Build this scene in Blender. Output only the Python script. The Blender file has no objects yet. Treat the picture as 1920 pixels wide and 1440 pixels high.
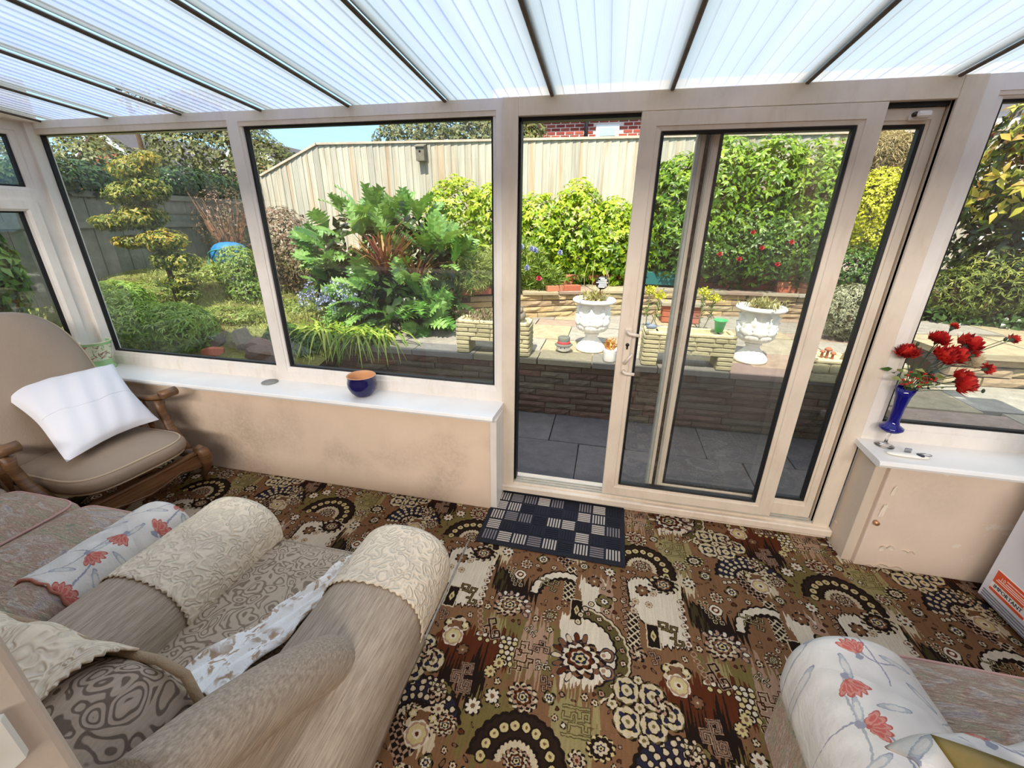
import bpy, bmesh, math, random
import numpy as np
from math import sin, cos, pi, radians, tan, sqrt
from mathutils import Vector, Matrix, Quaternion

D = bpy.data
SC = bpy.context.scene
COL = SC.collection
random.seed(7)
RNG = np.random.default_rng(11)

# ------------------------------------------------------------------ camera
cam_d = D.cameras.new('camera'); cam = D.objects.new('camera', cam_d); COL.objects.link(cam)
cam_d.sensor_width = 36.0; cam_d.lens = 14.6175; cam_d.clip_start = 0.02; cam_d.clip_end = 400
_pi, _ya, _ro = 3.75553153e-01, -2.15975080e-01, -1.06214542e-02
_F = Vector((sin(_ya)*cos(_pi), cos(_ya)*cos(_pi), -sin(_pi)))
_R = Vector((cos(_ya), -sin(_ya), 0)); _D = _F.cross(_R)
_R2 = _R*cos(_ro) + _D*sin(_ro); _D2 = _D*cos(_ro) - _R*sin(_ro)
_U = -_D2
cam.matrix_world = Matrix(((_R2.x, _U.x, -_F.x, 0), (_R2.y, _U.y, -_F.y, 0), (_R2.z, _U.z, -_F.z, 1.555), (0, 0, 0, 1)))
SC.camera = cam

# ------------------------------------------------------------------ world, sun, exposure
W = D.worlds.new('world'); SC.world = W; W.use_nodes = True
_nt = W.node_tree; _nt.nodes.clear()
_tc = _nt.nodes.new('ShaderNodeTexCoord'); _sep = _nt.nodes.new('ShaderNodeSeparateXYZ'); _nt.links.new(_tc.outputs['Generated'], _sep.inputs[0])
_sky = _nt.nodes.new('ShaderNodeValToRGB'); _e = _sky.color_ramp      # clear blue sky, paler towards the horizon and the top
_e.elements[0].position = 0.0; _e.elements[0].color = (.32, .50, .62, 1); _e.elements[1].position = 1.0; _e.elements[1].color = (.66, .67, .68, 1)
_m = _e.elements.new(.22); _m.color = (.24, .44, .66, 1); _nt.links.new(_sep.outputs[2], _sky.inputs[0])
_bg = _nt.nodes.new('ShaderNodeBackground'); _bg.inputs['Strength'].default_value = 2.0
_out = _nt.nodes.new('ShaderNodeOutputWorld')
_nt.links.new(_sky.outputs[0], _bg.inputs[0]); _nt.links.new(_bg.outputs[0], _out.inputs[0])
sun_d = D.lights.new('sun', 'SUN'); sun_d.energy = 7.0; sun_d.angle = radians(0.55); sun_d.color = (1.0, 0.93, 0.76)
sun = D.objects.new('sun', sun_d); COL.objects.link(sun)
_sd = Vector((0.10, 1.0, 0)).normalized()*cos(radians(58)) + Vector((0, 0, -sin(radians(58))))
sun.rotation_euler = _sd.to_track_quat('-Z', 'Y').to_euler(); sun.location = (-2, -6, 12)
# fill light added behind the camera, shining in through the widened opening
lamp_d = D.lights.new('fill_light', 'AREA'); lamp_d.shape = 'RECTANGLE'; lamp_d.size = 5.4; lamp_d.size_y = .5; lamp_d.energy = 215; lamp_d.color = (1.0, .96, .91)
lamp = D.objects.new('fill_light', lamp_d); COL.objects.link(lamp); lamp.location = (-.5, -2.9, 2.86); lamp.rotation_euler = (radians(72), 0, 0)
SC.view_settings.view_transform = 'Standard'; SC.view_settings.look = 'None'
SC.view_settings.exposure = 0.40; SC.view_settings.gamma = 1.0; SC.view_settings.use_curve_mapping = False
SC.cycles.max_bounces = 10; SC.cycles.diffuse_bounces = 5; SC.cycles.glossy_bounces = 4
SC.cycles.transparent_max_bounces = 24; SC.cycles.transmission_bounces = 8
SC.cycles.sample_clamp_indirect = 8.0; SC.cycles.caustics_reflective = False; SC.cycles.caustics_refractive = False

# ------------------------------------------------------------------ materials
MATS = {}
def rgb(r, g, b):
    f = lambda c: ((c/255)/12.92 if c/255 <= .04045 else ((c/255+.055)/1.055)**2.4)
    return (f(r), f(g), f(b), 1)
class NT:
    def __init__(s, name):
        s.m = D.materials.new(name); s.m.use_nodes = True; s.t = s.m.node_tree; s.t.nodes.clear()
        s.out = s.n('ShaderNodeOutputMaterial'); s.b = None
    def n(s, typ, **kw):
        nd = s.t.nodes.new(typ)
        for k, v in kw.items():
            if k.startswith('i_'):
                nd.inputs[k[2:].replace('_', ' ')].default_value = v
            else: setattr(nd, k, v)
        return nd
    def l(s, a, b): s.t.links.new(a, b)
    def pr(s, col=None, rough=.6, spec=.35, metal=0.0):
        s.b = s.n('ShaderNodeBsdfPrincipled'); s.b.inputs['Roughness'].default_value = rough
        s.b.inputs['Specular IOR Level'].default_value = spec; s.b.inputs['Metallic'].default_value = metal
        if col: s.b.inputs['Base Color'].default_value = col
        s.l(s.b.outputs[0], s.out.inputs[0]); return s.b
    def coord(s, kind='Object', scale=(1, 1, 1), rot=(0, 0, 0)):
        tc = s.n('ShaderNodeTexCoord'); mp = s.n('ShaderNodeMapping')
        mp.inputs['Scale'].default_value = scale; mp.inputs['Rotation'].default_value = rot
        s.l(tc.outputs[kind], mp.inputs[0]); return mp.outputs[0]
    def noise(s, vec, scale, detail=4, rough=.55, dist=0):
        n = s.n('ShaderNodeTexNoise'); n.inputs['Scale'].default_value = scale; n.inputs['Detail'].default_value = detail
        n.inputs['Roughness'].default_value = rough; n.inputs['Distortion'].default_value = dist
        s.l(vec, n.inputs['Vector']); return n.outputs[0]
    def ramp(s, fac, stops, interp='LINEAR'):
        r = s.n('ShaderNodeValToRGB'); e = r.color_ramp; e.interpolation = interp
        while len(e.elements) < len(stops): e.elements.new(.5)
        for el, (p, c) in zip(e.elements, stops): el.position = p; el.color = c
        s.l(fac, r.inputs[0]); return r.outputs[0]
    def mix(s, fac, a, b, mode='MIX'):
        m = s.n('ShaderNodeMix', data_type='RGBA', blend_type=mode)
        for k, v in ((0, fac), (6, a), (7, b)):
            if isinstance(v, (int, float, tuple)): m.inputs[k].default_value = v
            else: s.l(v, m.inputs[k])
        return m.outputs[2]
    def math(s, op, a, b=0.0):
        m = s.n('ShaderNodeMath', operation=op)
        for k, v in ((0, a), (1, b)):
            if isinstance(v, (int, float)): m.inputs[k].default_value = v
            else: s.l(v, m.inputs[k])
        return m.outputs[0]
    def bump(s, h, strength=.3, dist=.01):
        b = s.n('ShaderNodeBump'); b.inputs['Strength'].default_value = strength; b.inputs['Distance'].default_value = dist
        s.l(h, b.inputs['Height']); s.l(b.outputs[0], s.b.inputs['Normal'])
    def schlick(s, f0, f90=1.0):
        lw = s.n('ShaderNodeLayerWeight'); lw.inputs[0].default_value = .5
        return s.math('ADD', f0, s.math('MULTIPLY', s.math('POWER', lw.outputs['Facing'], 5.0), f90-f0))
    def rnd(s): return s.n('ShaderNodeObjectInfo').outputs['Random']

def plain(name, col, rough=.5, spec=.35, metal=0.0, var=0.0, vscale=6, bump=0.0, bscale=60, kind='Object'):
    if name in MATS: return MATS[name]
    s = NT(name); s.pr(col, rough, spec, metal)
    c = s.coord(kind)
    if var > 0:
        d = tuple(x*(1-var) for x in col[:3])+(1,); u = tuple(min(1, x*(1+var*.5)) for x in col[:3])+(1,)
        s.l(s.ramp(s.noise(c, vscale, 5), [(.35, d), (.65, u)]), s.b.inputs['Base Color'])
    if bump > 0: s.bump(s.noise(c, bscale, 4), bump, .01)
    MATS[name] = s.m; return s.m

def varied(name, cols, rough=.85, nscale=9, bump=.5, bscale=35, grit=.25, dist=.01):
    """stone-like: colour picked per object, grain on top"""
    s = NT(name); s.pr(None, rough, .2)
    stops = [((i+.5)/len(cols), c) for i, c in enumerate(cols)]
    base = s.ramp(s.rnd(), stops, 'CONSTANT') if False else s.ramp(s.rnd(), [(i/len(cols), c) for i, c in enumerate(cols)], 'CONSTANT')
    c = s.coord('Object'); rn = s.rnd()
    add = s.n('ShaderNodeVectorMath', operation='ADD'); s.l(c, add.inputs[0])
    cmb = s.n('ShaderNodeCombineXYZ'); m10 = s.math('MULTIPLY', rn, 37.0); s.l(m10, cmb.inputs[0]); s.l(m10, cmb.inputs[2]); s.l(cmb.outputs[0], add.inputs[1])
    v = add.outputs[0]
    n1 = s.noise(v, nscale, 6, .65); n2 = s.noise(v, nscale*9, 3, .6)
    g = s.ramp(n1, [(.3, (1-grit*1.6,)*3+(1,)), (.7, (1+grit*.5,)*3+(1,))])
    g2 = s.ramp(n2, [(.3, (1-grit,)*3+(1,)), (.7, (1+grit*.4,)*3+(1,))])
    k = s.mix(1.0, base, g, 'MULTIPLY'); k = s.mix(1.0, k, g2, 'MULTIPLY')
    s.l(k, s.b.inputs['Base Color']); s.bump(s.noise(v, bscale, 6, .7), bump, dist)
    MATS[name] = s.m; return s.m

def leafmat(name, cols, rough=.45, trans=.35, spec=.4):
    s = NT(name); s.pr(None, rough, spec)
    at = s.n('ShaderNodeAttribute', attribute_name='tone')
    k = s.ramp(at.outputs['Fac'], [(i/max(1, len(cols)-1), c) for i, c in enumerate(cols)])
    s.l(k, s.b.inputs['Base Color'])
    tr = s.n('ShaderNodeBsdfTranslucent'); s.l(s.mix(1.0, k, (1.0, 1.0, .55, 1), 'MULTIPLY'), tr.inputs[0])
    mx = s.n('ShaderNodeMixShader'); mx.inputs[0].default_value = trans
    s.l(s.b.outputs[0], mx.inputs[1]); s.l(tr.outputs[0], mx.inputs[2]); s.l(mx.outputs[0], s.out.inputs[0])
    MATS[name] = s.m; return s.m

# ------------------------------------------------------------------ mesh helpers
class MB:
    def __init__(s): s.v = []; s.f = []; s.mi = []; s.sm = []; s.uv = None
    def add(s, vs, fs, mi=0, smooth=False):
        o = len(s.v); s.v += [tuple(p) for p in vs]
        for f in fs: s.f.append(tuple(i+o for i in f)); s.mi.append(mi); s.sm.append(smooth)
        return o
    def box(s, x0, x1, y0, y1, z0, z1, mi=0, b=0.0):
        if b <= 0:
            vs = [(x, y, z) for z in (z0, z1) for y in (y0, y1) for x in (x0, x1)]
            s.add(vs, [(0, 2, 3, 1), (4, 5, 7, 6), (0, 1, 5, 4), (2, 6, 7, 3), (0, 4, 6, 2), (1, 3, 7, 5)], mi); return
        b = min(b, (x1-x0)*.49, (y1-y0)*.49, (z1-z0)*.49)
        vs = []; idx = {}
        for ix in (0, 1):
            for iy in (0, 1):
                for iz in (0, 1):
                    X = (x0, x1)[ix]; Y = (y0, y1)[iy]; Z = (z0, z1)[iz]
                    dx = b*(1, -1)[ix]; dy = b*(1, -1)[iy]; dz = b*(1, -1)[iz]
                    idx[ix, iy, iz] = len(vs)
                    vs += [(X, Y+dy, Z+dz), (X+dx, Y, Z+dz), (X+dx, Y+dy, Z)]
        I = lambda a, bb, c, k: idx[a, bb, c]+k
        fs = []
        for a in (0, 1):
            fs.append([I(a, 0, 0, 0), I(a, 1, 0, 0), I(a, 1, 1, 0), I(a, 0, 1, 0)])
            fs.append([I(0, a, 0, 1), I(1, a, 0, 1), I(1, a, 1, 1), I(0, a, 1, 1)])
            fs.append([I(0, 0, a, 2), I(1, 0, a, 2), I(1, 1, a, 2), I(0, 1, a, 2)])
            for c in (0, 1):
                fs.append([I(a, c, 0, 0), I(a, c, 1, 0), I(a, c, 1, 1), I(a, c, 0, 1)])
                fs.append([I(a, 0, c, 0), I(a, 1, c, 0), I(a, 1, c, 2), I(a, 0, c, 2)])
                fs.append([I(0, a, c, 1), I(1, a, c, 1), I(1, a, c, 2), I(0, a, c, 2)])
                for d in (0, 1): fs.append([I(a, c, d, 0), I(a, c, d, 1), I(a, c, d, 2)])
        cx = Vector(((x0+x1)/2, (y0+y1)/2, (z0+z1)/2))
        out = []
        for f in fs:
            p = [Vector(vs[i]) for i in f]; n = (p[1]-p[0]).cross(p[2]-p[0]); m = sum(p, Vector())/len(p)
            out.append(f if n.dot(m-cx) > 0 else f[::-1])
        s.add(vs, out, mi)
    def tube(s, pts, rad, n=8, mi=0, cap=True, flat=1.0, smooth=True):
        pts = [Vector(p) for p in pts]; N = len(pts)
        rads = rad if isinstance(rad, (list, tuple)) else [rad]*N
        T = [(pts[min(i+1, N-1)]-pts[max(i-1, 0)]).normalized() for i in range(N)]
        up = Vector((0, 0, 1)) if abs(T[0].z) < .9 else Vector((1, 0, 0))
        A = T[0].cross(up).normalized(); vs = []
        for i in range(N):
            A = (A - T[i]*A.dot(T[i])).normalized(); B = T[i].cross(A)
            for k in range(n):
                t = 2*pi*k/n; vs.append(pts[i]+A*cos(t)*rads[i]+B*sin(t)*rads[i]*flat)
        fs = [(i*n+k, i*n+(k+1) % n, (i+1)*n+(k+1) % n, (i+1)*n+k) for i in range(N-1) for k in range(n)]
        if cap: fs += [tuple(range(n))[::-1], tuple((N-1)*n+k for k in range(n))]
        s.add(vs, fs, mi, smooth)
    def lathe(s, prof, cx=0, cy=0, n=24, mi=0, smooth=True, wob=None):
        vs = []
        for (r, z) in prof:
            for k in range(n):
                t = 2*pi*k/n; rr = r*(wob(t, z) if wob else 1); vs.append((cx+rr*cos(t), cy+rr*sin(t), z))
        m = len(prof)
        fs = [(i*n+k, i*n+(k+1) % n, (i+1)*n+(k+1) % n, (i+1)*n+k) for i in range(m-1) for k in range(n)]
        s.add(vs, fs, mi, smooth)
    def grid(s, fn, nu, nv, mi=0, smooth=True, closed_u=False):
        vs = [fn(i/(nu-(0 if closed_u else 1)), j/(nv-1)) for j in range(nv) for i in range(nu)]
        mu = nu if closed_u else nu-1
        fs = [(j*nu+i, j*nu+(i+1) % nu, (j+1)*nu+(i+1) % nu, (j+1)*nu+i) for j in range(nv-1) for i in range(mu)]
        s.add(vs, fs, mi, smooth)
    def ell(s, c, r, nu=12, nv=8, mi=0, smooth=True, p=1.0):
        def sg(v, e): return math.copysign(abs(v)**e, v)
        def fn(u, v):
            a = 2*pi*u; b = pi*(v-.5)
            return (c[0]+r[0]*sg(cos(a), p)*sg(cos(b), p), c[1]+r[1]*sg(sin(a), p)*sg(cos(b), p), c[2]+r[2]*sg(sin(b), p))
        s.grid(fn, nu, nv, mi, smooth, closed_u=True)
    def poly(s, pts, y0, y1, axis='y', mi=0):
        """extrude a closed 2D polygon along an axis"""
        n = len(pts)
        def P(a, b, t): return {'y': (a, t, b), 'x': (t, a, b), 'z': (a, b, t)}[axis]
        vs = [P(a, b, y0) for a, b in pts]+[P(a, b, y1) for a, b in pts]
        fs = [tuple(range(n)), tuple(range(2*n-1, n-1, -1))]+[(i, i+n, (i+1) % n+n, (i+1) % n) for i in range(n)]
        s.add(vs, fs, mi)
    def xf(s, M):
        s.v = [tuple(M @ Vector(p)) for p in s.v]; return s
    def mesh(s, name, mats, fix=True):
        me = D.meshes.new(name); me.from_pydata(s.v, [], s.f)
        for m in (mats if isinstance(mats, (list, tuple)) else [mats]): me.materials.append(m)
        if s.f:
            me.polygons.foreach_set('material_index', s.mi); me.polygons.foreach_set('use_smooth', s.sm)
        me.update()
        if fix and len(s.f) < 60000:
            b = bmesh.new(); b.from_mesh(me); bmesh.ops.recalc_face_normals(b, faces=b.faces); b.to_mesh(me); b.free()
        return me
    def build(s, name, mats, parent=None, loc=None, mods=None, fix=True):
        o = D.objects.new(name, s.mesh(name, mats, fix)); COL.objects.link(o)
        if parent: o.parent = parent
        if loc is not None: o.location = loc
        if mods: mods(o)
        return o

def inst(name, me, parent=None, loc=(0, 0, 0), rot=(0, 0, 0), scale=(1, 1, 1)):
    o = D.objects.new(name, me); COL.objects.link(o)
    if parent: o.parent = parent
    o.location = loc; o.rotation_euler = rot; o.scale = scale; return o
def thing(name, label, cat, loc=(0, 0, 0), rz=0, group=None):
    o = D.objects.new(name, None); COL.objects.link(o); o.empty_display_size = .1
    o.location = loc; o.rotation_euler = (0, 0, rz); o['label'] = label; o['category'] = cat
    if group: o['group'] = group
    return o
def tag(o, label, cat, group=None):
    o['label'] = label; o['category'] = cat
    if group: o['group'] = group
    return o
def setting(name):
    o = D.objects.new(name, None); COL.objects.link(o); o['kind'] = 'structure'; o.empty_display_size = .1; return o
def struct(o): o['kind'] = 'structure'; return o
def subsurf(lv=1):
    def f(o): m = o.modifiers.new('s', 'SUBSURF'); m.levels = lv; m.render_levels = lv
    return f
def bev(w=.004, seg=2):
    def f(o):
        m = o.modifiers.new('b', 'BEVEL'); m.width = w; m.segments = seg; m.limit_method = 'ANGLE'
    return f
def copytree(root, loc=None, rz=None, label=None, group=None):
    r = root.copy(); COL.objects.link(r)
    if loc is not None: r.location = loc
    if rz is not None: r.rotation_euler = (0, 0, rz)
    if label: r['label'] = label
    if group: r['group'] = group
    for ch in list(root.children):
        c = ch.copy(); COL.objects.link(c); c.parent = r
        for g in list(ch.children):
            d = g.copy(); COL.objects.link(d); d.parent = c
    return r

# fast leafy mesh: arrays of leaf frames -> one mesh
TPL = {
 'leaf': (np.array([(0, 0, 0), (0, .5, .06), (0, 1, -.12), (.5, .45, .12), (-.5, .45, .12)], float),
          [(0, 3, 1), (3, 2, 1), (1, 2, 4), (0, 1, 4)]),
 'quad': (np.array([(0, 0, 0), (.5, .5, .05), (0, 1, 0), (-.5, .5, .05)], float), [(0, 1, 2), (0, 2, 3)]),
 'blade': (np.array([(-.5, 0, 0), (.5, 0, 0), (.42, .4, .10), (-.42, .4, .10), (.3, .75, .06), (-.3, .75, .06), (0, 1, -.12)], float),
           [(0, 1, 2), (0, 2, 3), (3, 2, 4), (3, 4, 5), (5, 4, 6)]),
}
def leaves_mesh(name, P, Dr, Nn, L, Wd, mat, tone, tpl='leaf', curl=1.0):
    """P base points, Dr direction, Nn approximate normals (all Nx3); L,Wd lengths & widths (N)"""
    T, F = TPL[tpl]; n = len(P); k = len(T)
    Y = Dr/np.linalg.norm(Dr, axis=1, keepdims=True)
    X = np.cross(Y, Nn); X /= (np.linalg.norm(X, axis=1, keepdims=True)+1e-9); Z = np.cross(X, Y)
    V = (P[:, None, :] + T[None, :, 0, None]*X[:, None, :]*Wd[:, None, None] + T[None, :, 1, None]*Y[:, None, :]*L[:, None, None]
         + T[None, :, 2, None]*curl*Z[:, None, :]*L[:, None, None]).reshape(-1, 3)
    Fa = np.array(F); FF = (Fa[None]+(np.arange(n)*k)[:, None, None]).reshape(-1, 3)
    me = D.meshes.new(name); me.vertices.add(len(V)); me.vertices.foreach_set('co', V.ravel())
    me.loops.add(FF.size); me.loops.foreach_set('vertex_index', FF.ravel().astype(np.int32))
    me.polygons.add(len(FF)); me.polygons.foreach_set('loop_start', np.arange(0, FF.size, 3, dtype=np.int32))
    me.materials.append(mat); me.update(calc_edges=True)
    a = me.attributes.new('tone', 'FLOAT', 'FACE'); a.data.foreach_set('value', np.repeat(tone, len(F)).astype(np.float32))
    return me
def rdir(n):
    v = RNG.normal(size=(n, 3)); return v/np.linalg.norm(v, axis=1, keepdims=True)
def blob_pts(blobs, n, inner=.75, shell=.25):
    """points & outward normals on the shell of a union of ellipsoids (cx,cy,cz,rx,ry,rz)"""
    B = np.array(blobs, float); w = (B[:, 3]*B[:, 4]+B[:, 3]*B[:, 5]+B[:, 4]*B[:, 5]); w /= w.sum()
    PP = []; NN = []; got = 0
    while got < n:
        m = n*2; i = RNG.choice(len(B), m, p=w); d = rdir(m); r = 1-shell*RNG.random(m)**1.6
        p = B[i, :3]+d*B[i, 3:]*r[:, None]; nn = d/B[i, 3:]; nn /= np.linalg.norm(nn, axis=1, keepdims=True)
        keep = np.ones(m, bool)
        for j in range(len(B)):
            q = (((p-B[j, :3])/B[j, 3:])**2).sum(1); keep &= ~((q < inner**2) & (i != j))
        PP.append(p[keep]); NN.append(nn[keep]); got += keep.sum()
    return np.concatenate(PP)[:n], np.concatenate(NN)[:n]
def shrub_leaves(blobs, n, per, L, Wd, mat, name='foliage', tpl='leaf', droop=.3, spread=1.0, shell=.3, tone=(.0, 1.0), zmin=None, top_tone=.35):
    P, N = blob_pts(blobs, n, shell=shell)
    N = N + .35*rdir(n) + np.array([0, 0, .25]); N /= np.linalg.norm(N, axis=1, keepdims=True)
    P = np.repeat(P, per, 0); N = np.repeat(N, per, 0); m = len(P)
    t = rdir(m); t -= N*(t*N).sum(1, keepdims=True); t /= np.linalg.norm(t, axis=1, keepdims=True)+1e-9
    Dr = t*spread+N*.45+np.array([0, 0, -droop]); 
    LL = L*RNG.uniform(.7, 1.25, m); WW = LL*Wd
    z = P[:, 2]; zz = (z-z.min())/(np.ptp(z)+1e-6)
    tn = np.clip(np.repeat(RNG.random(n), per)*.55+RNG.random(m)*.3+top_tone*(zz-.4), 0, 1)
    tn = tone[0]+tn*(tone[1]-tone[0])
    if zmin is not None:
        k = P[:, 2] > zmin; P, Dr, N, LL, WW, tn = P[k], Dr[k], N[k], LL[k], WW[k], tn[k]
    return leaves_mesh(name, P, Dr, N, LL, WW, mat, tn, tpl)
def add_mesh(me, name, parent=None, stuff=False):
    o = D.objects.new(name, me); COL.objects.link(o)
    if parent: o.parent = parent
    if stuff: o['kind'] = 'stuff'
    return o
# ------------------------------------------------------------------ printed patterns (drawn here, wrapped on a lattice)
def c255(*c): return np.array([x/255 for x in c], np.float32)
def smooth_noise(h, w, cy, cx, seed):
    r = np.random.default_rng(seed); g = r.random((cy, cx)).astype(np.float32)
    yi = np.linspace(0, cy, h, endpoint=False); xi = np.linspace(0, cx, w, endpoint=False)
    y0 = yi.astype(int); x0 = xi.astype(int); fy = (yi-y0)[:, None]; fx = (xi-x0)[None]
    fy = fy*fy*(3-2*fy); fx = fx*fx*(3-2*fx); y1 = (y0+1) % cy; x1 = (x0+1) % cx
    return (g[y0][:, x0]*(1-fy)*(1-fx)+g[y1][:, x0]*fy*(1-fx)+g[y0][:, x1]*(1-fy)*fx+g[y1][:, x1]*fy*fx)
class Print:
    def __init__(s, cx, cy, shift, px, base):
        s.cx, s.cy, s.sh = cx, cy, shift; s.w = int(round(cx/px)); s.h = int(round(cy/px))
        s.img = np.ones((s.h, s.w, 4), np.float32); s.img[..., :3] = base
        s.X, s.Y = np.meshgrid((np.arange(s.w)+.5)*cx/s.w, (np.arange(s.h)+.5)*cy/s.h)
        s.n1 = smooth_noise(s.h, s.w, s.h//6, s.w//6, 3)-.5; s.n2 = smooth_noise(s.h, s.w, s.h//6, s.w//6, 4)-.5
        s.streak = smooth_noise(s.h, s.w, 7, s.w//4, 5)-.5
        s.streak2 = smooth_noise(s.h, s.w, 11, s.w//3, 6)-.5
        s.wob = .004
    def at(s, x, y, R, fn):
        for j in range(-3, 4):
            for i in range(-4, 5):
                px = x+i*s.cx+j*s.sh; py = y+j*s.cy
                if px+R < 0 or px-R > s.cx or py+R < 0 or py-R > s.cy: continue
                a = max(0, int((px-R)/s.cx*s.w)); b = min(s.w, int((px+R)/s.cx*s.w)+1)
                c = max(0, int((py-R)/s.cy*s.h)); d = min(s.h, int((py+R)/s.cy*s.h)+1)
                if a >= b or c >= d: continue
                sl = (slice(c, d), slice(a, b)); dx = s.X[sl]-px+s.n1[sl]*s.wob; dy = s.Y[sl]-py+s.n2[sl]*s.wob
                for mask, col in fn(dx, dy, sl):
                    s.img[sl][..., :3][mask] = col
    def poly(s, pts, col, edge=.05, outline=None, ow=.008):
        pts = np.array(pts); cx, cy = pts.mean(0); R = np.abs(pts-[cx, cy]).max()+edge+ow; q = pts-[cx, cy]
        def fn(dx, dy, sl):
            y2 = dy+s.streak[sl]*edge*2; ins = np.zeros(dx.shape, bool); dm = np.full(dx.shape, 9.0)
            for k in range(len(q)):
                (x1, y1), (x2, yb) = q[k], q[(k+1) % len(q)]
                c = ((y1 > y2) != (yb > y2)); xx = (x2-x1)*(y2-y1)/((yb-y1)+1e-9)+x1; ins ^= (c & (dx < xx))
                vx, vy = x2-x1, yb-y1; t = np.clip(((dx-x1)*vx+(y2-y1)*vy)/(vx*vx+vy*vy+1e-9), 0, 1)
                dm = np.minimum(dm, np.hypot(dx-x1-t*vx, y2-y1-t*vy))
            out = [(ins, col)]
            if outline is not None: out.append((dm < ow/2, outline))
            return out
        s.at(cx, cy, R, fn)
    def flower(s, x, y, R, n, cols, rot=0, ax=1.0, sharp=.25):
        """cols: [(fraction, colour)...] outermost first"""
        def fn(dx, dy, sl):
            c, q = cos(rot), sin(rot); a = dx*c+dy*q; b = (-dx*q+dy*c)/ax; th = np.arctan2(b, a); r = np.hypot(a, b)
            out = []
            for k, (fr, col, nn) in enumerate(cols):
                m = nn or n; rr = R*fr*(1-sharp+sharp*np.abs(np.cos(m*th/2+k*.8))) if m > 1 else R*fr
                out.append((r < rr, col))
            return out
        s.at(x, y, R*max(1, ax)+.01, fn)
    def line(s, x, y, sc, pls, layers, rot=0):
        R = max(abs(c) for pl in pls for p in pl for c in p)*sc*1.45+.02
        def fn(dx, dy, sl):
            c, q = cos(rot), sin(rot); a = (dx*c+dy*q)/sc; b = (-dx*q+dy*c)/sc; dm = np.full(dx.shape, 9.0)
            for pl in pls:
                for (x1, y1), (x2, y2) in zip(pl[:-1], pl[1:]):
                    vx, vy = x2-x1, y2-y1; t = np.clip(((a-x1)*vx+(b-y1)*vy)/(vx*vx+vy*vy+1e-9), 0, 1)
                    dm = np.minimum(dm, np.maximum(np.abs(a-x1-t*vx), np.abs(b-y1-t*vy)))
            return [(dm < w, col) for w, col in layers]
        s.at(x, y, R, fn)
    def image(s, name):
        im = D.images.new(name, s.w, s.h); a = np.ascontiguousarray(s.img); im.pixels.foreach_set(a.ravel()); im.update(); im.pack(); return im

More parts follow.
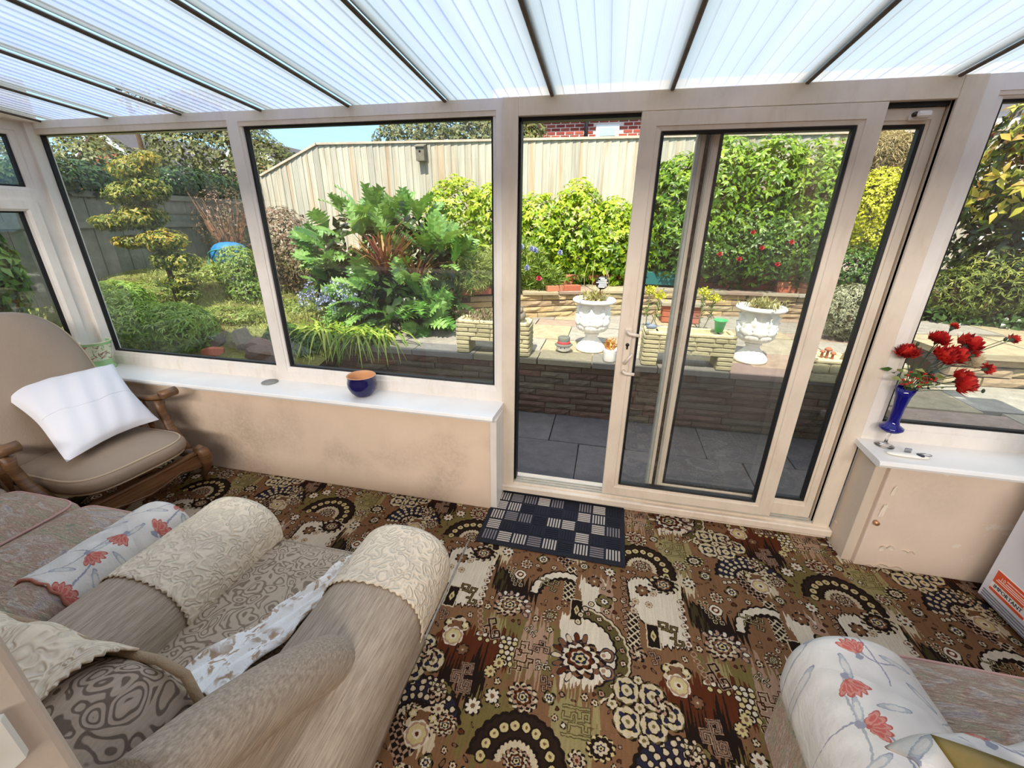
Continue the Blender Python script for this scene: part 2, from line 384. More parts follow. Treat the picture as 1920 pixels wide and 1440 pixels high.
DK = c255(34, 24, 18); NV = c255(40, 38, 52); CR = c255(192, 174, 142); WH = c255(206, 192, 168); TN = c255(122, 88, 60)
RU = c255(84, 42, 22); OL = c255(110, 96, 54); OL2 = c255(144, 130, 86); PK = c255(160, 128, 104); BR = c255(112, 78, 54); YC = c255(190, 172, 120)
def carpet_image():
    C = Print(.858, .90, .429, .0015, TN)
    def ab(x0, y0, pts, col, e=.05): C.poly(pts, col, e)
    # broad ground regions with streaked edges
    C.poly([(-.403, 1.227), (-.052, 1.255), (.023, 1.231), (-.082, 1.015), (-.241, .97), (-.226, 1.149), (-.379, 1.148)], OL, .05)
    C.poly([(-.20, 1.24), (-.07, 1.22), (-.10, 1.02), (-.22, .99)], PK, .09)
    C.poly([(-.36, 1.22), (-.30, 1.23), (-.27, 1.12), (-.36, 1.12)], OL2, .08)
    C.poly([(-.06, .98), (.02, 1.0), (.12, .93), (.08, .75), (-.02, .76), (-.06, .86)], OL2, .08)
    C.poly([(-.34, .94), (-.18, .93), (-.16, .83), (-.26, .72), (-.38, .78)], OL, .06)
    C.poly([(-.546, 1.1), (-.386, 1.157), (-.221, 1.145), (-.224, 1.057), (-.317, 1.014), (-.29, .924), (-.433, .906), (-.503, 1.015)], RU, .05)
    C.poly([(-.50, .99), (-.46, 1.04), (-.40, 1.0), (-.34, 1.05), (-.30, .98), (-.29, .90), (-.44, .885), (-.50, .93)], DK, .10)
    C.poly([(-.406, 1.496), (-.288, 1.461), (-.177, 1.396), (-.168, 1.338), (-.366, 1.328)], DK, .05)
    C.poly([(-.40, 1.45), (-.34, 1.44), (-.30, 1.36), (-.37, 1.34)], OL*.55, .10)
    C.poly([(.216, 1.56), (.467, 1.62), (.45, 1.445), (.452, 1.261), (.292, 1.243), (.286, 1.336), (.229, 1.377)], WH, .015, DK)
    C.poly([(.0, 1.50), (.135, 1.54), (.15, 1.358), (.03, 1.30)], WH, .04)
    C.poly([(.09, 1.52), (.15, 1.53), (.16, 1.30), (.10, 1.34)], PK, .06)
    C.poly([(-.064, 1.29), (.05, 1.315), (.128, 1.305), (.172, 1.206), (.162, 1.069), (.104, 1.036), (-.034, 1.02)], WH, .03)
    C.poly([(-.57, .90), (-.42, .86), (-.40, .72), (-.54, .70)], CR, .03)
    C.poly([(-.06, .72), (.06, .74), (.10, .64), (-.02, .62)], CR, .05)
    # lattice band, panels
    def lattice(dx, dy, sl):
        ins = (np.abs(dx) < .026) & (np.abs(dy) < .10); g = ((np.floor((dx+dy)/.009) % 3 == 0) | (np.floor((dx-dy)/.009) % 4 == 0)) & (np.abs(dx) < .022)
        return [(ins, DK), (ins & g, CR), (ins & (np.abs(dx) > .022) & (np.floor(dy/.007) % 2 == 0), CR)]
    C.at(-.039, 1.473, .12, lattice); C.at(.235, 1.28, .12, lattice)
    def latt2(dx, dy, sl):
        ins = (np.abs(dx)+np.abs(dy)*.7 < .075); g = (np.floor((dx+dy)/.011) % 3 == 0) ^ (np.floor((dx-dy)/.011) % 3 == 0)
        return [(ins, DK), (ins & g, PK)]
    C.at(-.499, .76, .12, latt2)
    def panel(dx, dy, sl):
        m = (np.abs(dx) < .022) & (np.abs(dy) < .05); d = np.abs(dx)/.012+np.abs(dy)/.026
        return [((np.abs(dx) < .027) & (np.abs(dy) < .056), CR), (m, DK), (d < 1, YC), (d < .4, BR)]
    C.at(.312, 1.286, .08, panel); C.at(.001, 1.338, .08, panel)
    # scalloped cream band + fret ground
    def band(R, w, a0, a1, cols):
        def fn(dx, dy, sl):
            r = np.hypot(dx, dy); th = np.arctan2(dy, dx); sc = .006*np.abs(np.cos(th*14)); inn = (th > a0) & (th < a1)
            out = []
            for (f0, f1, col) in cols: out.append((inn & (r > R+w*f0+sc) & (r < R+w*f1+sc), col))
            return out
        return fn
    C.at(-.06, 1.38, .20, band(.115, .03, 1.2, 3.1, [(-.6, 1.3, DK), (0, 1, WH)]))
    C.at(.02, 1.16, .26, band(.145, .05, -1.1, 1.5, [(-.12, 1.1, DK), (.05, .9, OL*.8), (.8, 1.0, CR)]))
    C.at(-.14, .74, .22, band(.075, .075, -.3, 3.3, [(-.15, 1.05, DK), (0, .9, DK*1.3)]))
    C.at(-.14, .74, .22, band(.045, .02, -.3, 3.3, [(0, 1, CR)]))
    C.at(.36, .78, .22, band(.07, .08, .2, 3.6, [(-.12, 1.08, DK), (0, .92, NV)]))
    # bead rows
    def bead(x, y, r=.0085, c=WH): C.flower(x, y, r*1.45, 1, [(1, DK, 0), (.74, c, 0), (.22, BR if r > .009 else c, 0)])
    for k in range(7): bead(-.376+k*.025, 1.139+.001*k); 
    for k in range(5): bead(-.365+k*.03+.0, 1.118, .007, YC)
    for j in range(5):
        for i in range(3): bead(-.226-i*.021-(j % 2)*.008, 1.128-j*.021, .0082, WH if (i+j) % 2 else YC)
    for k in range(11):
        t = -.2+k*.33; bead(-.14+.112*cos(t), .74+.112*sin(t), .0135, YC)
    for k in range(12):
        for rr in (.088, .112, .135):
            t = .25+k*.29; bead(.36+rr*cos(t), .78+rr*sin(t), .0085, CR)
    for k in range(9):
        t = -1.0+k*.30; C.flower(.02+.172*cos(t), 1.16+.172*sin(t), .014, 4, [(1, DK, 0), (.7, CR if k % 2 else PK, 0), (.3, RU, 0)])
    for k in range(9):
        t = 1.25+k*.22; bead(.20+.17*cos(t)-.02, 1.26+.19*sin(t)*.9, .010, CR)
    for k in range(10): C.flower(.20+.007*(k % 2), 1.56-.03*k, .014, 4, [(1, DK, 0), (.72, PK, 0), (.35, BR, 0)])
    for k in range(6): C.flower(.445, 1.48-.04*k, .017, 4, [(1, PK*.7, 0), (.8, WH, 0), (.4, BR, 0)])
    # floral medallion cluster
    for (x, y, r) in ((.2, 1.047, .052), (.288, 1.044, .052), (.201, .945, .054), (.285, .948, .05), (.345, .995, .048)):
        C.flower(x, y, r, 8, [(1, DK, 0), (.93, OL*.9, 0), (.87, CR, 8), (.62, YC, 4), (.5, DK, 8), (.38, CR, 4), (.12, OL, 0)], .3, 1.05, .12)
        for k in range(4): C.flower(x+r*.52*cos(.8+k*pi/2), y+r*.52*sin(.8+k*pi/2), .010, 3, [(1, NV, 0)])
    for (x, y, r) in ((.243, .997, .024), (.241, 1.092, .02), (.15, .99, .022), (.25, .90, .022)):
        C.flower(x, y, r, 5, [(1, DK, 0), (.8, CR, 0), (.3, OL, 0)])
    # palmettes
    def palmette(x, y, R, rot, a=PK, b=CR, c=RU, ax=.8):
        C.flower(x, y, R, 12, [(1, DK, 0), (.93, a, 0), (.80, DK, 10), (.74, b, 0), (.58, DK, 8), (.52, c, 8), (.38, CR, 6), (.30, NV, 6), (.2, YC, 5), (.08, DK, 0)], rot, ax, .22)
    palmette(-.284, 1.30, .075, .5, PK, CR, BR); palmette(.03, 1.127, .10, 0, BR, WH, RU); palmette(-.157, .942, .05, 1.2, CR, PK, RU, 1.2)
    palmette(.38, 1.562, .07, .2, CR, DK, BR); palmette(-.107, 1.285, .037, 1.0, CR, BR, OL, .8); palmette(.115, .848, .05, .3, YC, DK, CR)
    palmette(-.39, .80, .045, .4, PK, CR, RU); palmette(-.14, .755, .045, 0, PK, CR, RU); palmette(.36, .80, .05, 0, CR, TN, RU)
    for k in range(9):
        t = -.4+k*.34; C.flower(-.284+.082*cos(t), 1.30+.07*sin(t)-.01, .017, 2, [(1, NV, 0), (.72, WH if k % 2 else PK, 0)], t, .6, .1)
    for k in range(9):
        t = pi*.45+k*.36; C.flower(.03+.09*cos(t), 1.127+.085*sin(t), .024, 2, [(1, NV, 0), (.8, (BR, RU, CR)[k % 3], 0)], t, .5, .1)
    for (x, y) in ((-.476, 1.141), (.386, .79)):
        C.flower(x, y+.01, .06, 5, [(1, DK, 0), (.9, CR, 0), (.6, BR, 0)], .3, .8, .3)
        C.flower(x+.002, y-.035, .043, 7, [(1, WH, 0), (.86, PK, 0), (.7, YC, 0), (.35, WH, 0), (.15, RU, 0)], 1.5, 1.0, .12)
        for sx in (-1, 1): C.flower(x+sx*.035, y+.02, .017, 5, [(1, DK, 0), (.85, YC, 0), (.4, WH, 0)])
    # scrolls by the medallion
    for sy in (-1, 1):
        C.flower(.132, 1.128+sy*.034, .030, 1, [(1, NV, 0), (.85, TN, 0), (.6, NV, 0), (.48, WH, 0)])
        C.flower(.118, 1.128+sy*.030, .014, 1, [(1, WH, 0), (.6, PK, 0)])
    # frets
    S1 = [[(0, -3), (0, 3), (2, 3), (2, 1.2), (1, 1.2)], [(0, 1), (-2, 1), (-2, -.9), (-1, -.9), (-1, 0)], [(0, -3), (2.3, -3), (2.3, -1), (1.1, -1), (1.1, -1.8)]]
    C.line(-.389, .96, .0155, S1, [(.52, PK), (.36, DK), (.22, PK*.8)], .1)
    S2 = [[(-2, 2), (0, 2), (0, 0), (2, 0), (2, -2), (1, -2)], [(-2, 2), (-2, .6), (-1, .6)], [(0, 0), (-1.2, 0)], [(1, -.1), (1, 1.5), (2.4, 1.5), (2.4, .7)], [(2, -2), (2, -3.4), (3.8, -3.4), (3.8, -2.2), (3, -2.2)]]
    C.line(.370, 1.325, .0155, S2, [(.45, PK), (.34, DK), (.14, OL)], -.1)
    S3 = [[(-1, 4), (1, 4), (1, 2), (2.2, 2), (2.2, 1), (-1, 1), (-1, 4)], [(-1, 3), (.2, 3), (.2, 2.2)], [(-2, 1.6), (-2, -1.4), (1, -1.4), (1, 1)], [(-2, 1.6), (-.6, 1.6), (-.6, .2), (-1.3, .2)],
          [(1, -.2), (2.6, -.2), (2.6, -1.2), (1.8, -1.2), (1.8, -2.6), (.6, -2.6)], [(-1, -1.4), (-1, -3.4), (-2.4, -3.4), (-2.4, -4.6)], [(-1, -2.6), (.2, -2.6), (.2, -3.6), (-.5, -3.6)]]
    C.line(-.185, 1.085, .0155, S3, [(.30, CR*.95), (.16, RU*.8)], 0)
    S4 = [[(-3, 1.6), (-3, .4), (-1, .4), (-1, 1.6), (0, 1.6), (0, -.6), (-1.6, -.6), (-1.6, -2)], [(0, .4), (1.6, .4), (1.6, 2), (3, 2), (3, .6), (2.2, .6)], [(0, -.6), (1.6, -.6), (1.6, -2), (3, -2), (3, -1)]]
    C.line(-.139, 1.449, .0150, S4, [(.34, DK), (.14, YC*.8)], -.2)
    C.line(.032, .906, .0145, S4+[[(-3, -3), (3, -3)], [(-3, 3), (3, 3)]], [(.42, OL*.75), (.2, OL2)], .05)
    C.line(.52, 1.17, .0145, S1, [(.42, PK), (.2, DK)], .4)
    # small stuff
    for (x, y, r, c) in ((-.318, .876, .030, WH), (-.261, .922, .028, WH), (-.292, 1.003, .024, YC), (-.268, 1.041, .024, YC), (-.43, .84, .024, CR), (.07, .70, .028, WH), (-.29, .68, .026, WH)):
        C.flower(x, y, r, 8, [(1.1, DK, 0), (.9, c, 0), (.3, BR, 0)], .2, 1, .35)
    for (x, y, r) in ((.117, 1.408, .040), (.42, .90, .035)):
        C.flower(x, y, r, 4, [(1, DK, 0), (.9, OL, 0), (.5, NV, 8), (.38, WH, 6), (.15, NV, 0)], .6, 1, .3)
    for (x, y, r) in ((.07, 1.509, .034), (.283, 1.507, .034), (.44, 1.06, .026), (-.05, 1.36, .02)):
        C.flower(x, y, r, 7, [(1, DK, 0), (.85, BR, 0), (.45, TN, 0), (.2, CR, 0)], 0, 1, .3)
    for (x, y) in ((.307, 1.435), (.33, 1.50), (.25, 1.44), (.24, 1.39)): C.flower(x, y, .018, 8, [(1, PK*.8, 0), (.8, CR, 0), (.45, PK, 0), (.2, BR, 0)])
    for k in range(5):
        for sx in range(2): C.flower(-.30-.035+sx*.028+.012*k, 1.50-.022*k, .011, 4, [(1, CR, 0), (.7, DK, 0), (.3, OL, 0)], pi/4)
    for (x, y) in ((.247, 1.195), (-.54, 1.02), (-.45, .89)): C.flower(x, y, .036, 6, [(1, DK, 0), (.84, PK, 6), (.6, DK, 6), (.4, CR, 6)], 0, 1, .45)
    for k in range(5): C.flower(-.40+.008*k, 1.24-.024*k*1.0, .013, 4, [(1, PK, 0), (.65, BR, 0)])
    C.flower(-.272, 1.472, .030, 4, [(1, DK, 0), (.9, WH, 0), (.55, RU, 0), (.3, WH, 0)], pi/4, 1, .05)
    for k in range(9): C.flower(-.50+.02*(k % 3)+.004*k, .93-.016*(k//3), .009, 1, [(1, DK, 0), (.7, CR, 0)])
    # fill the plain ground with small motifs and broken outlines
    rg = random.Random(17); ground = np.array([TN, OL, OL2, PK])
    for tr_ in range(1500):
        x, y = rg.uniform(0, .858), rg.uniform(0, .90); big = tr_ < 500; R = rg.uniform(.026, .036) if big else rg.uniform(.010, .017)
        ix = int(x/.858*C.w); iy = int(y/.90*C.h); q = int(R*1.15/.0015); win = C.img[np.ix_([j % C.h for j in range(max(0, iy-q), min(C.h, iy+q), 2)], [i % C.w for i in range(max(0, ix-q), min(C.w, ix+q), 2)])][..., :3]
        if not win.size: continue
        d = np.abs(win[..., None, :]-ground).sum(-1).min(-1)
        if (d > .02).mean() > (.06 if big else .03): continue
        k = rg.randrange(6); rot = rg.uniform(0, 6.28)
        if big and k < 2: C.line(x, y, R/3.4, S1 if k else S4, [(.50, DK), (.22, PK if k else CR)], rot)
        elif big and k < 4: C.flower(x, y, R, 6+k, [(1, DK, 0), (.86, CR if k == 3 else BR, 0), (.6, DK, 5), (.46, YC if k == 2 else PK, 0), (.2, RU, 0)], rot, 1, .3)
        elif big: C.flower(x, y, R, 4, [(1, DK, 0), (.85, OL*.9, 0), (.62, WH, 8), (.4, NV, 6), (.2, YC, 0)], rot, 1, .3)
        elif k < 2: C.flower(x, y, R, 5+k, [(1, DK, 0), (.74, CR, 0), (.3, RU, 0)], rot, 1, .3)
        elif k == 2: C.flower(x, y, R, 2, [(1, DK, 0), (.7, BR, 0)], rot, .5, .2)
        else: C.flower(x, y, R*.8, 3+k % 2, [(1, DK*1.4, 0), (.6, (PK, RU, WH)[k % 3], 0)], rot, 1, .3)
    # wool: tone variation and speckle
    g = 1+.10*C.streak2[..., None]+.12*(np.random.default_rng(9).random((C.h, C.w, 1)).astype(np.float32)-.5)
    C.img[..., :3] = np.clip(C.img[..., :3]*g, 0, 1)
    return C.image('carpet_print')

def tiled(s, im, cx, cy, shift, interp='Linear', kind='Object', rot=0.0, swap=None):
    """image on a shifted lattice in object space (metres)"""
    tc = s.n('ShaderNodeTexCoord'); src = tc.outputs[kind]
    if rot:
        mp = s.n('ShaderNodeMapping'); mp.inputs['Rotation'].default_value = (0, 0, rot); s.l(src, mp.inputs[0]); src = mp.outputs[0]
    sp = s.n('ShaderNodeSeparateXYZ'); s.l(src, sp.inputs[0])
    v = s.math('DIVIDE', sp.outputs[1], cy); row = s.math('FLOOR', v)
    u = s.math('SUBTRACT', s.math('DIVIDE', sp.outputs[0], cx), s.math('MULTIPLY', row, shift/cx))
    cb = s.n('ShaderNodeCombineXYZ'); s.l(u, cb.inputs[0]); s.l(v, cb.inputs[1])
    t = s.n('ShaderNodeTexImage', image=im, interpolation=interp, extension='REPEAT'); s.l(cb.outputs[0], t.inputs[0])
    return t.outputs[0]
def mat_carpet():
    s = NT('carpet'); s.pr(None, .95, .08); c = tiled(s, carpet_image(), .858, .90, .429)
    o = s.coord('Object'); s.l(s.mix(1.0, c, s.ramp(s.noise(o, 3, 3), [(.3, (.9, .9, .9, 1)), (.7, (1.05, 1.05, 1.05, 1))]), 'MULTIPLY'), s.b.inputs['Base Color'])
    s.bump(s.noise(o, 700, 2), .5, .004); return s.m

# floral arm covers
def floral_image():
    base = c255(216, 211, 202); F = Print(.34, .32, .17, .001, base); F.wob = .004
    r1 = c255(180, 96, 86); r2 = c255(202, 138, 124); gr = c255(150, 150, 160); g2 = c255(178, 182, 180)
    for k in range(160):
        t = k/159; w = .0016+.0012*sin(t*pi)
        F.flower(.02+.30*t, .14+.06*sin(t*6), w, 1, [(1, gr, 0)]); F.flower(.07+.04*sin(t*5), .32*t, w, 1, [(1, g2*.93, 0)]); F.flower(.26+.04*cos(t*6), .02+.28*t, w, 1, [(1, gr, 0)])
    for (x, y, a) in ((.12, .11, 1.0), (.03, .05, 2.6), (.31, .12, .2), (.14, .27, 3.6), (.20, .02, 5.2), (.07, .22, 1.9), (.29, .29, 4.4), (.19, .18, 2.9)):
        F.flower(x, y, .040, 2, [(1, gr, 0), (.9, g2, 0), (.6, base*.97, 0)], a, .26, .1)
    for (x, y, a) in ((.09, .19, .4), (.22, .08, 2.2), (.27, .24, 4.0), (.04, .30, 5.4)):
        for k in range(5):
            t = a+(k-2)*.40; F.flower(x+.024*cos(t), y+.024*sin(t), .028, 2, [(1, r1, 0), (.84, r2, 0), (.5, r1*1.06, 0)], t, .36, .1)
        F.flower(x-.012*cos(a), y-.012*sin(a), .011, 3, [(1, gr, 0)], a)
    n = smooth_noise(F.h, F.w, 9, 9, 2)[..., None]; F.img[..., :3] *= .94+.09*n
    return F.image('floral_print')
def mat_floral(name='floral_cotton'):
    s = NT(name); s.pr(None, .85, .15); c = tiled(s, floral_image(), .27, .255, .135, rot=.5)
    s.l(c, s.b.inputs['Base Color']); s.bump(s.noise(s.coord('Object'), 18, 4), .35, .02); MATS[name] = s.m; return s.m

def scroll_fac(s, scale, warp=1.0):
    """curling acanthus-like scrolls: rings around scattered centres, bent by noise"""
    o = s.coord('Object'); nz = s.n('ShaderNodeTexNoise'); nz.inputs['Scale'].default_value = scale*.55; nz.inputs['Detail'].default_value = 1.0; s.l(o, nz.inputs[0])
    sc = s.n('ShaderNodeVectorMath', operation='SCALE'); s.l(nz.outputs['Color'], sc.inputs[0]); sc.inputs['Scale'].default_value = 2.2*warp/scale
    ad = s.n('ShaderNodeVectorMath', operation='ADD'); s.l(o, ad.inputs[0]); s.l(sc.outputs[0], ad.inputs[1])
    v = s.n('ShaderNodeTexVoronoi', feature='SMOOTH_F1'); v.inputs['Scale'].default_value = scale; v.inputs['Smoothness'].default_value = .25; s.l(ad.outputs[0], v.inputs['Vector'])
    return s.math('MULTIPLY', s.math('ADD', s.math('SINE', s.math('MULTIPLY', v.outputs['Distance'], 12.0)), 1.0), .5)
def mat_damask(name, dark, light, scale=11, bstr=.3):
    s = NT(name); s.pr(None, .8, .2); f = scroll_fac(s, scale)
    k = s.ramp(f, [(.14, light), (.26, dark), (.66, dark), (.80, light)])
    o = s.coord('Object', (8, 1, 8)); g = s.ramp(s.noise(o, 30, 3), [(.3, (.90, .90, .90, 1)), (.7, (1.06, 1.06, 1.06, 1))])
    s.l(s.mix(1.0, k, g, 'MULTIPLY'), s.b.inputs['Base Color']); s.bump(f, bstr, .004); MATS[name] = s.m; return s.m
def mat_chenille(name, a, b, scale=(3, 60, 60)):
    s = NT(name); s.pr(None, .9, .12); o = s.coord('Object', scale)
    s.l(s.ramp(s.noise(o, 6, 4, .6), [(.3, a), (.7, b)]), s.b.inputs['Base Color'])
    s.bump(s.noise(s.coord('Object', (1, 6, 6)), 160, 2), .35, .004); MATS[name] = s.m; return s.m
def mat_tapestry(name):
    s = NT(name); s.pr(None, .9, .12); o = s.coord('Object', (1, 2.2, 1)); n = s.noise(o, 6.5, 5, .6, 1.5)
    k = s.ramp(n, [(.30, rgb(150, 160, 142)), (.42, rgb(192, 178, 156)), (.52, rgb(190, 162, 146)), (.62, rgb(206, 194, 182)), (.72, rgb(176, 164, 172))])
    n2 = s.noise(s.coord('Object', (1, 3, 1)), 45, 4, .7, 2.0); k = s.mix(1.0, k, s.ramp(n2, [(.3, (.80, .75, .70, 1)), (.6, (1.16, 1.14, 1.10, 1))]), 'MULTIPLY')
    s.l(k, s.b.inputs['Base Color']); s.bump(n2, 1.0, .008); MATS[name] = s.m; return s.m
def mat_emboss(name, col):
    s = NT(name); s.pr(None, .75, .25); f = scroll_fac(s, 34, 1.6)
    s.l(s.ramp(f, [(.2, tuple(c*.86 for c in col[:3])+(1,)), (.7, col)]), s.b.inputs['Base Color']); s.bump(f, .8, .004); MATS[name] = s.m; return s.m
# ------------------------------------------------------------------ room shell
def mat_upvc(name='white_plastic', col=rgb(236, 228, 218), stain=.10):
    s = NT(name); s.pr(None, .32, .45); o = s.coord('Object')
    n = s.noise(o, 2.2, 5, .65, .5); n2 = s.noise(s.coord('Object', (1, 1, .25)), 14, 4, .7)
    k = s.ramp(n, [(.35, tuple(c*(1-stain) for c in col[:3])+(1,)), (.6, col)])
    k = s.mix(1.0, k, s.ramp(n2, [(.28, (.90, .87, .82, 1)), (.5, (1, 1, 1, 1))]), 'MULTIPLY')
    s.l(k, s.b.inputs['Base Color']); MATS[name] = s.m; return s.m
def mat_glass(name='window_glass', f0=.085, tint=(.97, .985, .975, 1), dirt=.012):
    s = NT(name); tr = s.n('ShaderNodeBsdfTransparent'); tr.inputs[0].default_value = tint
    gl = s.n('ShaderNodeBsdfGlossy'); gl.inputs['Roughness'].default_value = .01
    mx = s.n('ShaderNodeMixShader'); s.l(s.schlick(f0), mx.inputs[0]); s.l(tr.outputs[0], mx.inputs[1]); s.l(gl.outputs[0], mx.inputs[2])
    df = s.n('ShaderNodeBsdfDiffuse'); df.inputs[0].default_value = (.8, .8, .8, 1)
    n = s.ramp(s.noise(s.coord('Object', (1, 1, .4)), 3, 5, .7), [(.35, (dirt*.3,)*3+(1,)), (.75, (dirt*2.5,)*3+(1,))])
    m2 = s.n('ShaderNodeMixShader'); s.l(n, m2.inputs[0]); s.l(mx.outputs[0], m2.inputs[1]); s.l(df.outputs[0], m2.inputs[2])
    s.l(m2.outputs[0], s.out.inputs[0]); MATS[name] = s.m; return s.m
def mat_plaster(name, col, mould=.5, white=0.0):
    s = NT(name); s.pr(None, .85, .15); o = s.coord('Object')
    n = s.noise(o, 1.3, 5, .6); sp = s.noise(o, 42, 5, .75); zone = s.noise(o, 2.0, 3, .5, .4)
    m = s.math('MULTIPLY', s.ramp(zone, [(.50, (0, 0, 0, 1)), (.72, (1, 1, 1, 1))]), s.ramp(sp, [(.30, (.15, .15, .15, 1)), (.75, (1, 1, 1, 1))]))
    k = s.ramp(n, [(.3, tuple(c*.86 for c in col[:3])+(1,)), (.7, col)])
    k = s.mix(s.math('MULTIPLY', m, mould), k, rgb(112, 92, 72))
    if white:
        w = s.ramp(s.noise(o, 3.1, 6, .7, 1.0), [(.60, (0, 0, 0, 1)), (.62, (1, 1, 1, 1))]); k = s.mix(s.math('MULTIPLY', w, white), k, rgb(226, 214, 200))
    s.l(k, s.b.inputs['Base Color']); s.bump(s.noise(o, 30, 5, .6), .15, .01); MATS[name] = s.m; return s.m
def mat_poly():
    s = NT('polycarbonate'); o = s.coord('Object'); sp = s.n('ShaderNodeSeparateXYZ'); s.l(o, sp.inputs[0])
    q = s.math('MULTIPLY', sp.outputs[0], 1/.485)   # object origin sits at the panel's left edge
    k = s.ramp(q, [(.0, rgb(204, 206, 200)), (.09, rgb(226, 226, 220)), (.22, rgb(238, 236, 250)), (.36, rgb(238, 240, 254)), (.50, rgb(232, 230, 254)), (.62, rgb(248, 244, 250)), (.76, rgb(240, 238, 248)), (.91, rgb(238, 232, 224)), (1, rgb(206, 204, 198))])  # angle-dependent iridescence baked in as tint bands across each sheet
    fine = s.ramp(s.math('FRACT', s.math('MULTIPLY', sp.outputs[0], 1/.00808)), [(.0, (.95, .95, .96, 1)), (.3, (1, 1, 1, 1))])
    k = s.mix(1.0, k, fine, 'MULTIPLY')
    n = s.ramp(s.noise(s.coord('Object', (2, .5, 1)), 3, 4), [(.3, (.93, .94, .95, 1)), (.7, (1, 1, 1, 1))]); k = s.mix(1.0, k, n, 'MULTIPLY')
    tl = s.n('ShaderNodeBsdfTranslucent'); s.l(k, tl.inputs[0]); tp = s.n('ShaderNodeBsdfTransparent'); s.l(k, tp.inputs[0])
    m = s.n('ShaderNodeMixShader'); m.inputs[0].default_value = .22; s.l(tl.outputs[0], m.inputs[1]); s.l(tp.outputs[0], m.inputs[2])
    gl = s.n('ShaderNodeBsdfGlossy'); gl.inputs['Roughness'].default_value = .22
    m2 = s.n('ShaderNodeMixShader'); s.l(s.schlick(.02, .35), m2.inputs[0]); s.l(m.outputs[0], m2.inputs[1]); s.l(gl.outputs[0], m2.inputs[2])
    s.l(m2.outputs[0], s.out.inputs[0]); return s.m
UP = mat_upvc(); UPC = mat_upvc('cream_plastic', rgb(228, 212, 192), .12); GASK = plain('black_rubber', rgb(24, 24, 26), .5)
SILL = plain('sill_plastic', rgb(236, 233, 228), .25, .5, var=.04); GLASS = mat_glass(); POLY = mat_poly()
WALLM = mat_plaster('peach_plaster', rgb(228, 204, 180), .55); WALLR = mat_plaster('peeling_plaster', rgb(226, 204, 184), .22, .7)
BARM = plain('brown_bar', rgb(88, 74, 64), .5, .3, var=.3, vscale=25); ALU = plain('weathered_aluminium', rgb(176, 176, 166), .45, .5, .2, var=.15, vscale=20)
CARPET = mat_carpet(); FLINE = plain('wall_white', rgb(232, 226, 216), .8)

def sweep(prof, x0, x1, z0, z1):
    """prof: list of (inset, y); swept round a rectangle, mitred corners"""
    m = MB(); n = len(prof); vs = []
    for (cx, cz, sx, sz) in ((x0, z0, 1, 1), (x1, z0, -1, 1), (x1, z1, -1, -1), (x0, z1, 1, -1)):
        vs += [(cx+sx*i, y, cz+sz*i) for i, y in prof]
    fs = [(c*n+k, c*n+(k+1) % n, ((c+1) % 4)*n+(k+1) % n, ((c+1) % 4)*n+k) for c in range(4) for k in range(n)]
    m.add(vs, fs); return m
def rectframe(parent, name, x0, x1, z0, z1, w, yi, yo, mat=None, rot=None, lip=.018):
    """yi = room side, yo = outside; optional transform for side walls"""
    prof = [(0, yi), (w-lip-.004, yi), (w-lip, yi+.004), (w-.003, yi+.010), (w, yi+.014), (w, yo), (0, yo)]
    m = sweep(prof, x0, x1, z0, z1)
    if isinstance(w, tuple): pass
    if rot: m.xf(rot)
    return m.build(name, mat or UP, parent)
def gasket(parent, x0, x1, z0, z1, yg, rot=None, w=.011):
    m = sweep([(-.002, yg-.016), (w, yg-.012), (w, yg+.012), (-.002, yg+.016)], x0, x1, z0, z1)
    if rot: m.xf(rot)
    return m.build('gasket', GASK, parent)
def glass(parent, x0, x1, z0, z1, yg, rot=None, name='glass'):
    m = MB(); m.box(x0, x1, yg-.002, yg+.002, z0, z1)
    m.f = [(0, 1, 5, 4)] if False else m.f
    # a single clear sheet, thin as the eye sees it
    m = MB(); m.add([(x0, yg, z0), (x1, yg, z0), (x1, yg, z1), (x0, yg, z1)], [(0, 1, 2, 3)])
    if rot: m.xf(rot)
    return m.build(name, GLASS, parent, fix=False)
def roofz(y): return 2.048+(2.08-y)*.0918

# floor and carpet
fl = MB(); fl.box(-3.45, 2.45, -3.2, 2.16, -.02, 0); struct(fl.build('floor', CARPET))
m = MB(); m.box(-.583, -.574, .35, 1.62, 0, .0035, b=.001); struct(m.build('trim_11', plain('carpet_bar', rgb(150, 144, 134), .5, .5, .4, var=.3, vscale=30)))
sb = MB(); sb.box(-3.45, 2.45, -3.2, 2.10, -.11, -.02); struct(sb.build('trim_4', plain('slab_concrete', rgb(120, 116, 110), .9)))
# dwarf walls
def wallbox(name, x0, x1, y0, y1, z0, z1, mat, parent=None):
    m = MB(); m.box(x0, x1, y0, y1, z0, z1); o = m.build(name, mat, parent, mods=bev(.006)); 
    if not parent: struct(o)
    return o
wallbox('wall_front_left', -3.33, -.535, 1.90, 2.16, 0, .572, WALLM)
wallbox('wall_front_right', 1.305, 2.40, 1.905, 2.16, 0, .572, WALLR)
wallbox('wall_left', -3.47, -3.205, -.10, 2.16, 0, .572, WALLM)
wallbox('wall_right', 2.40, 2.60, -.10, 2.16, 0, 2.30, WALLM)
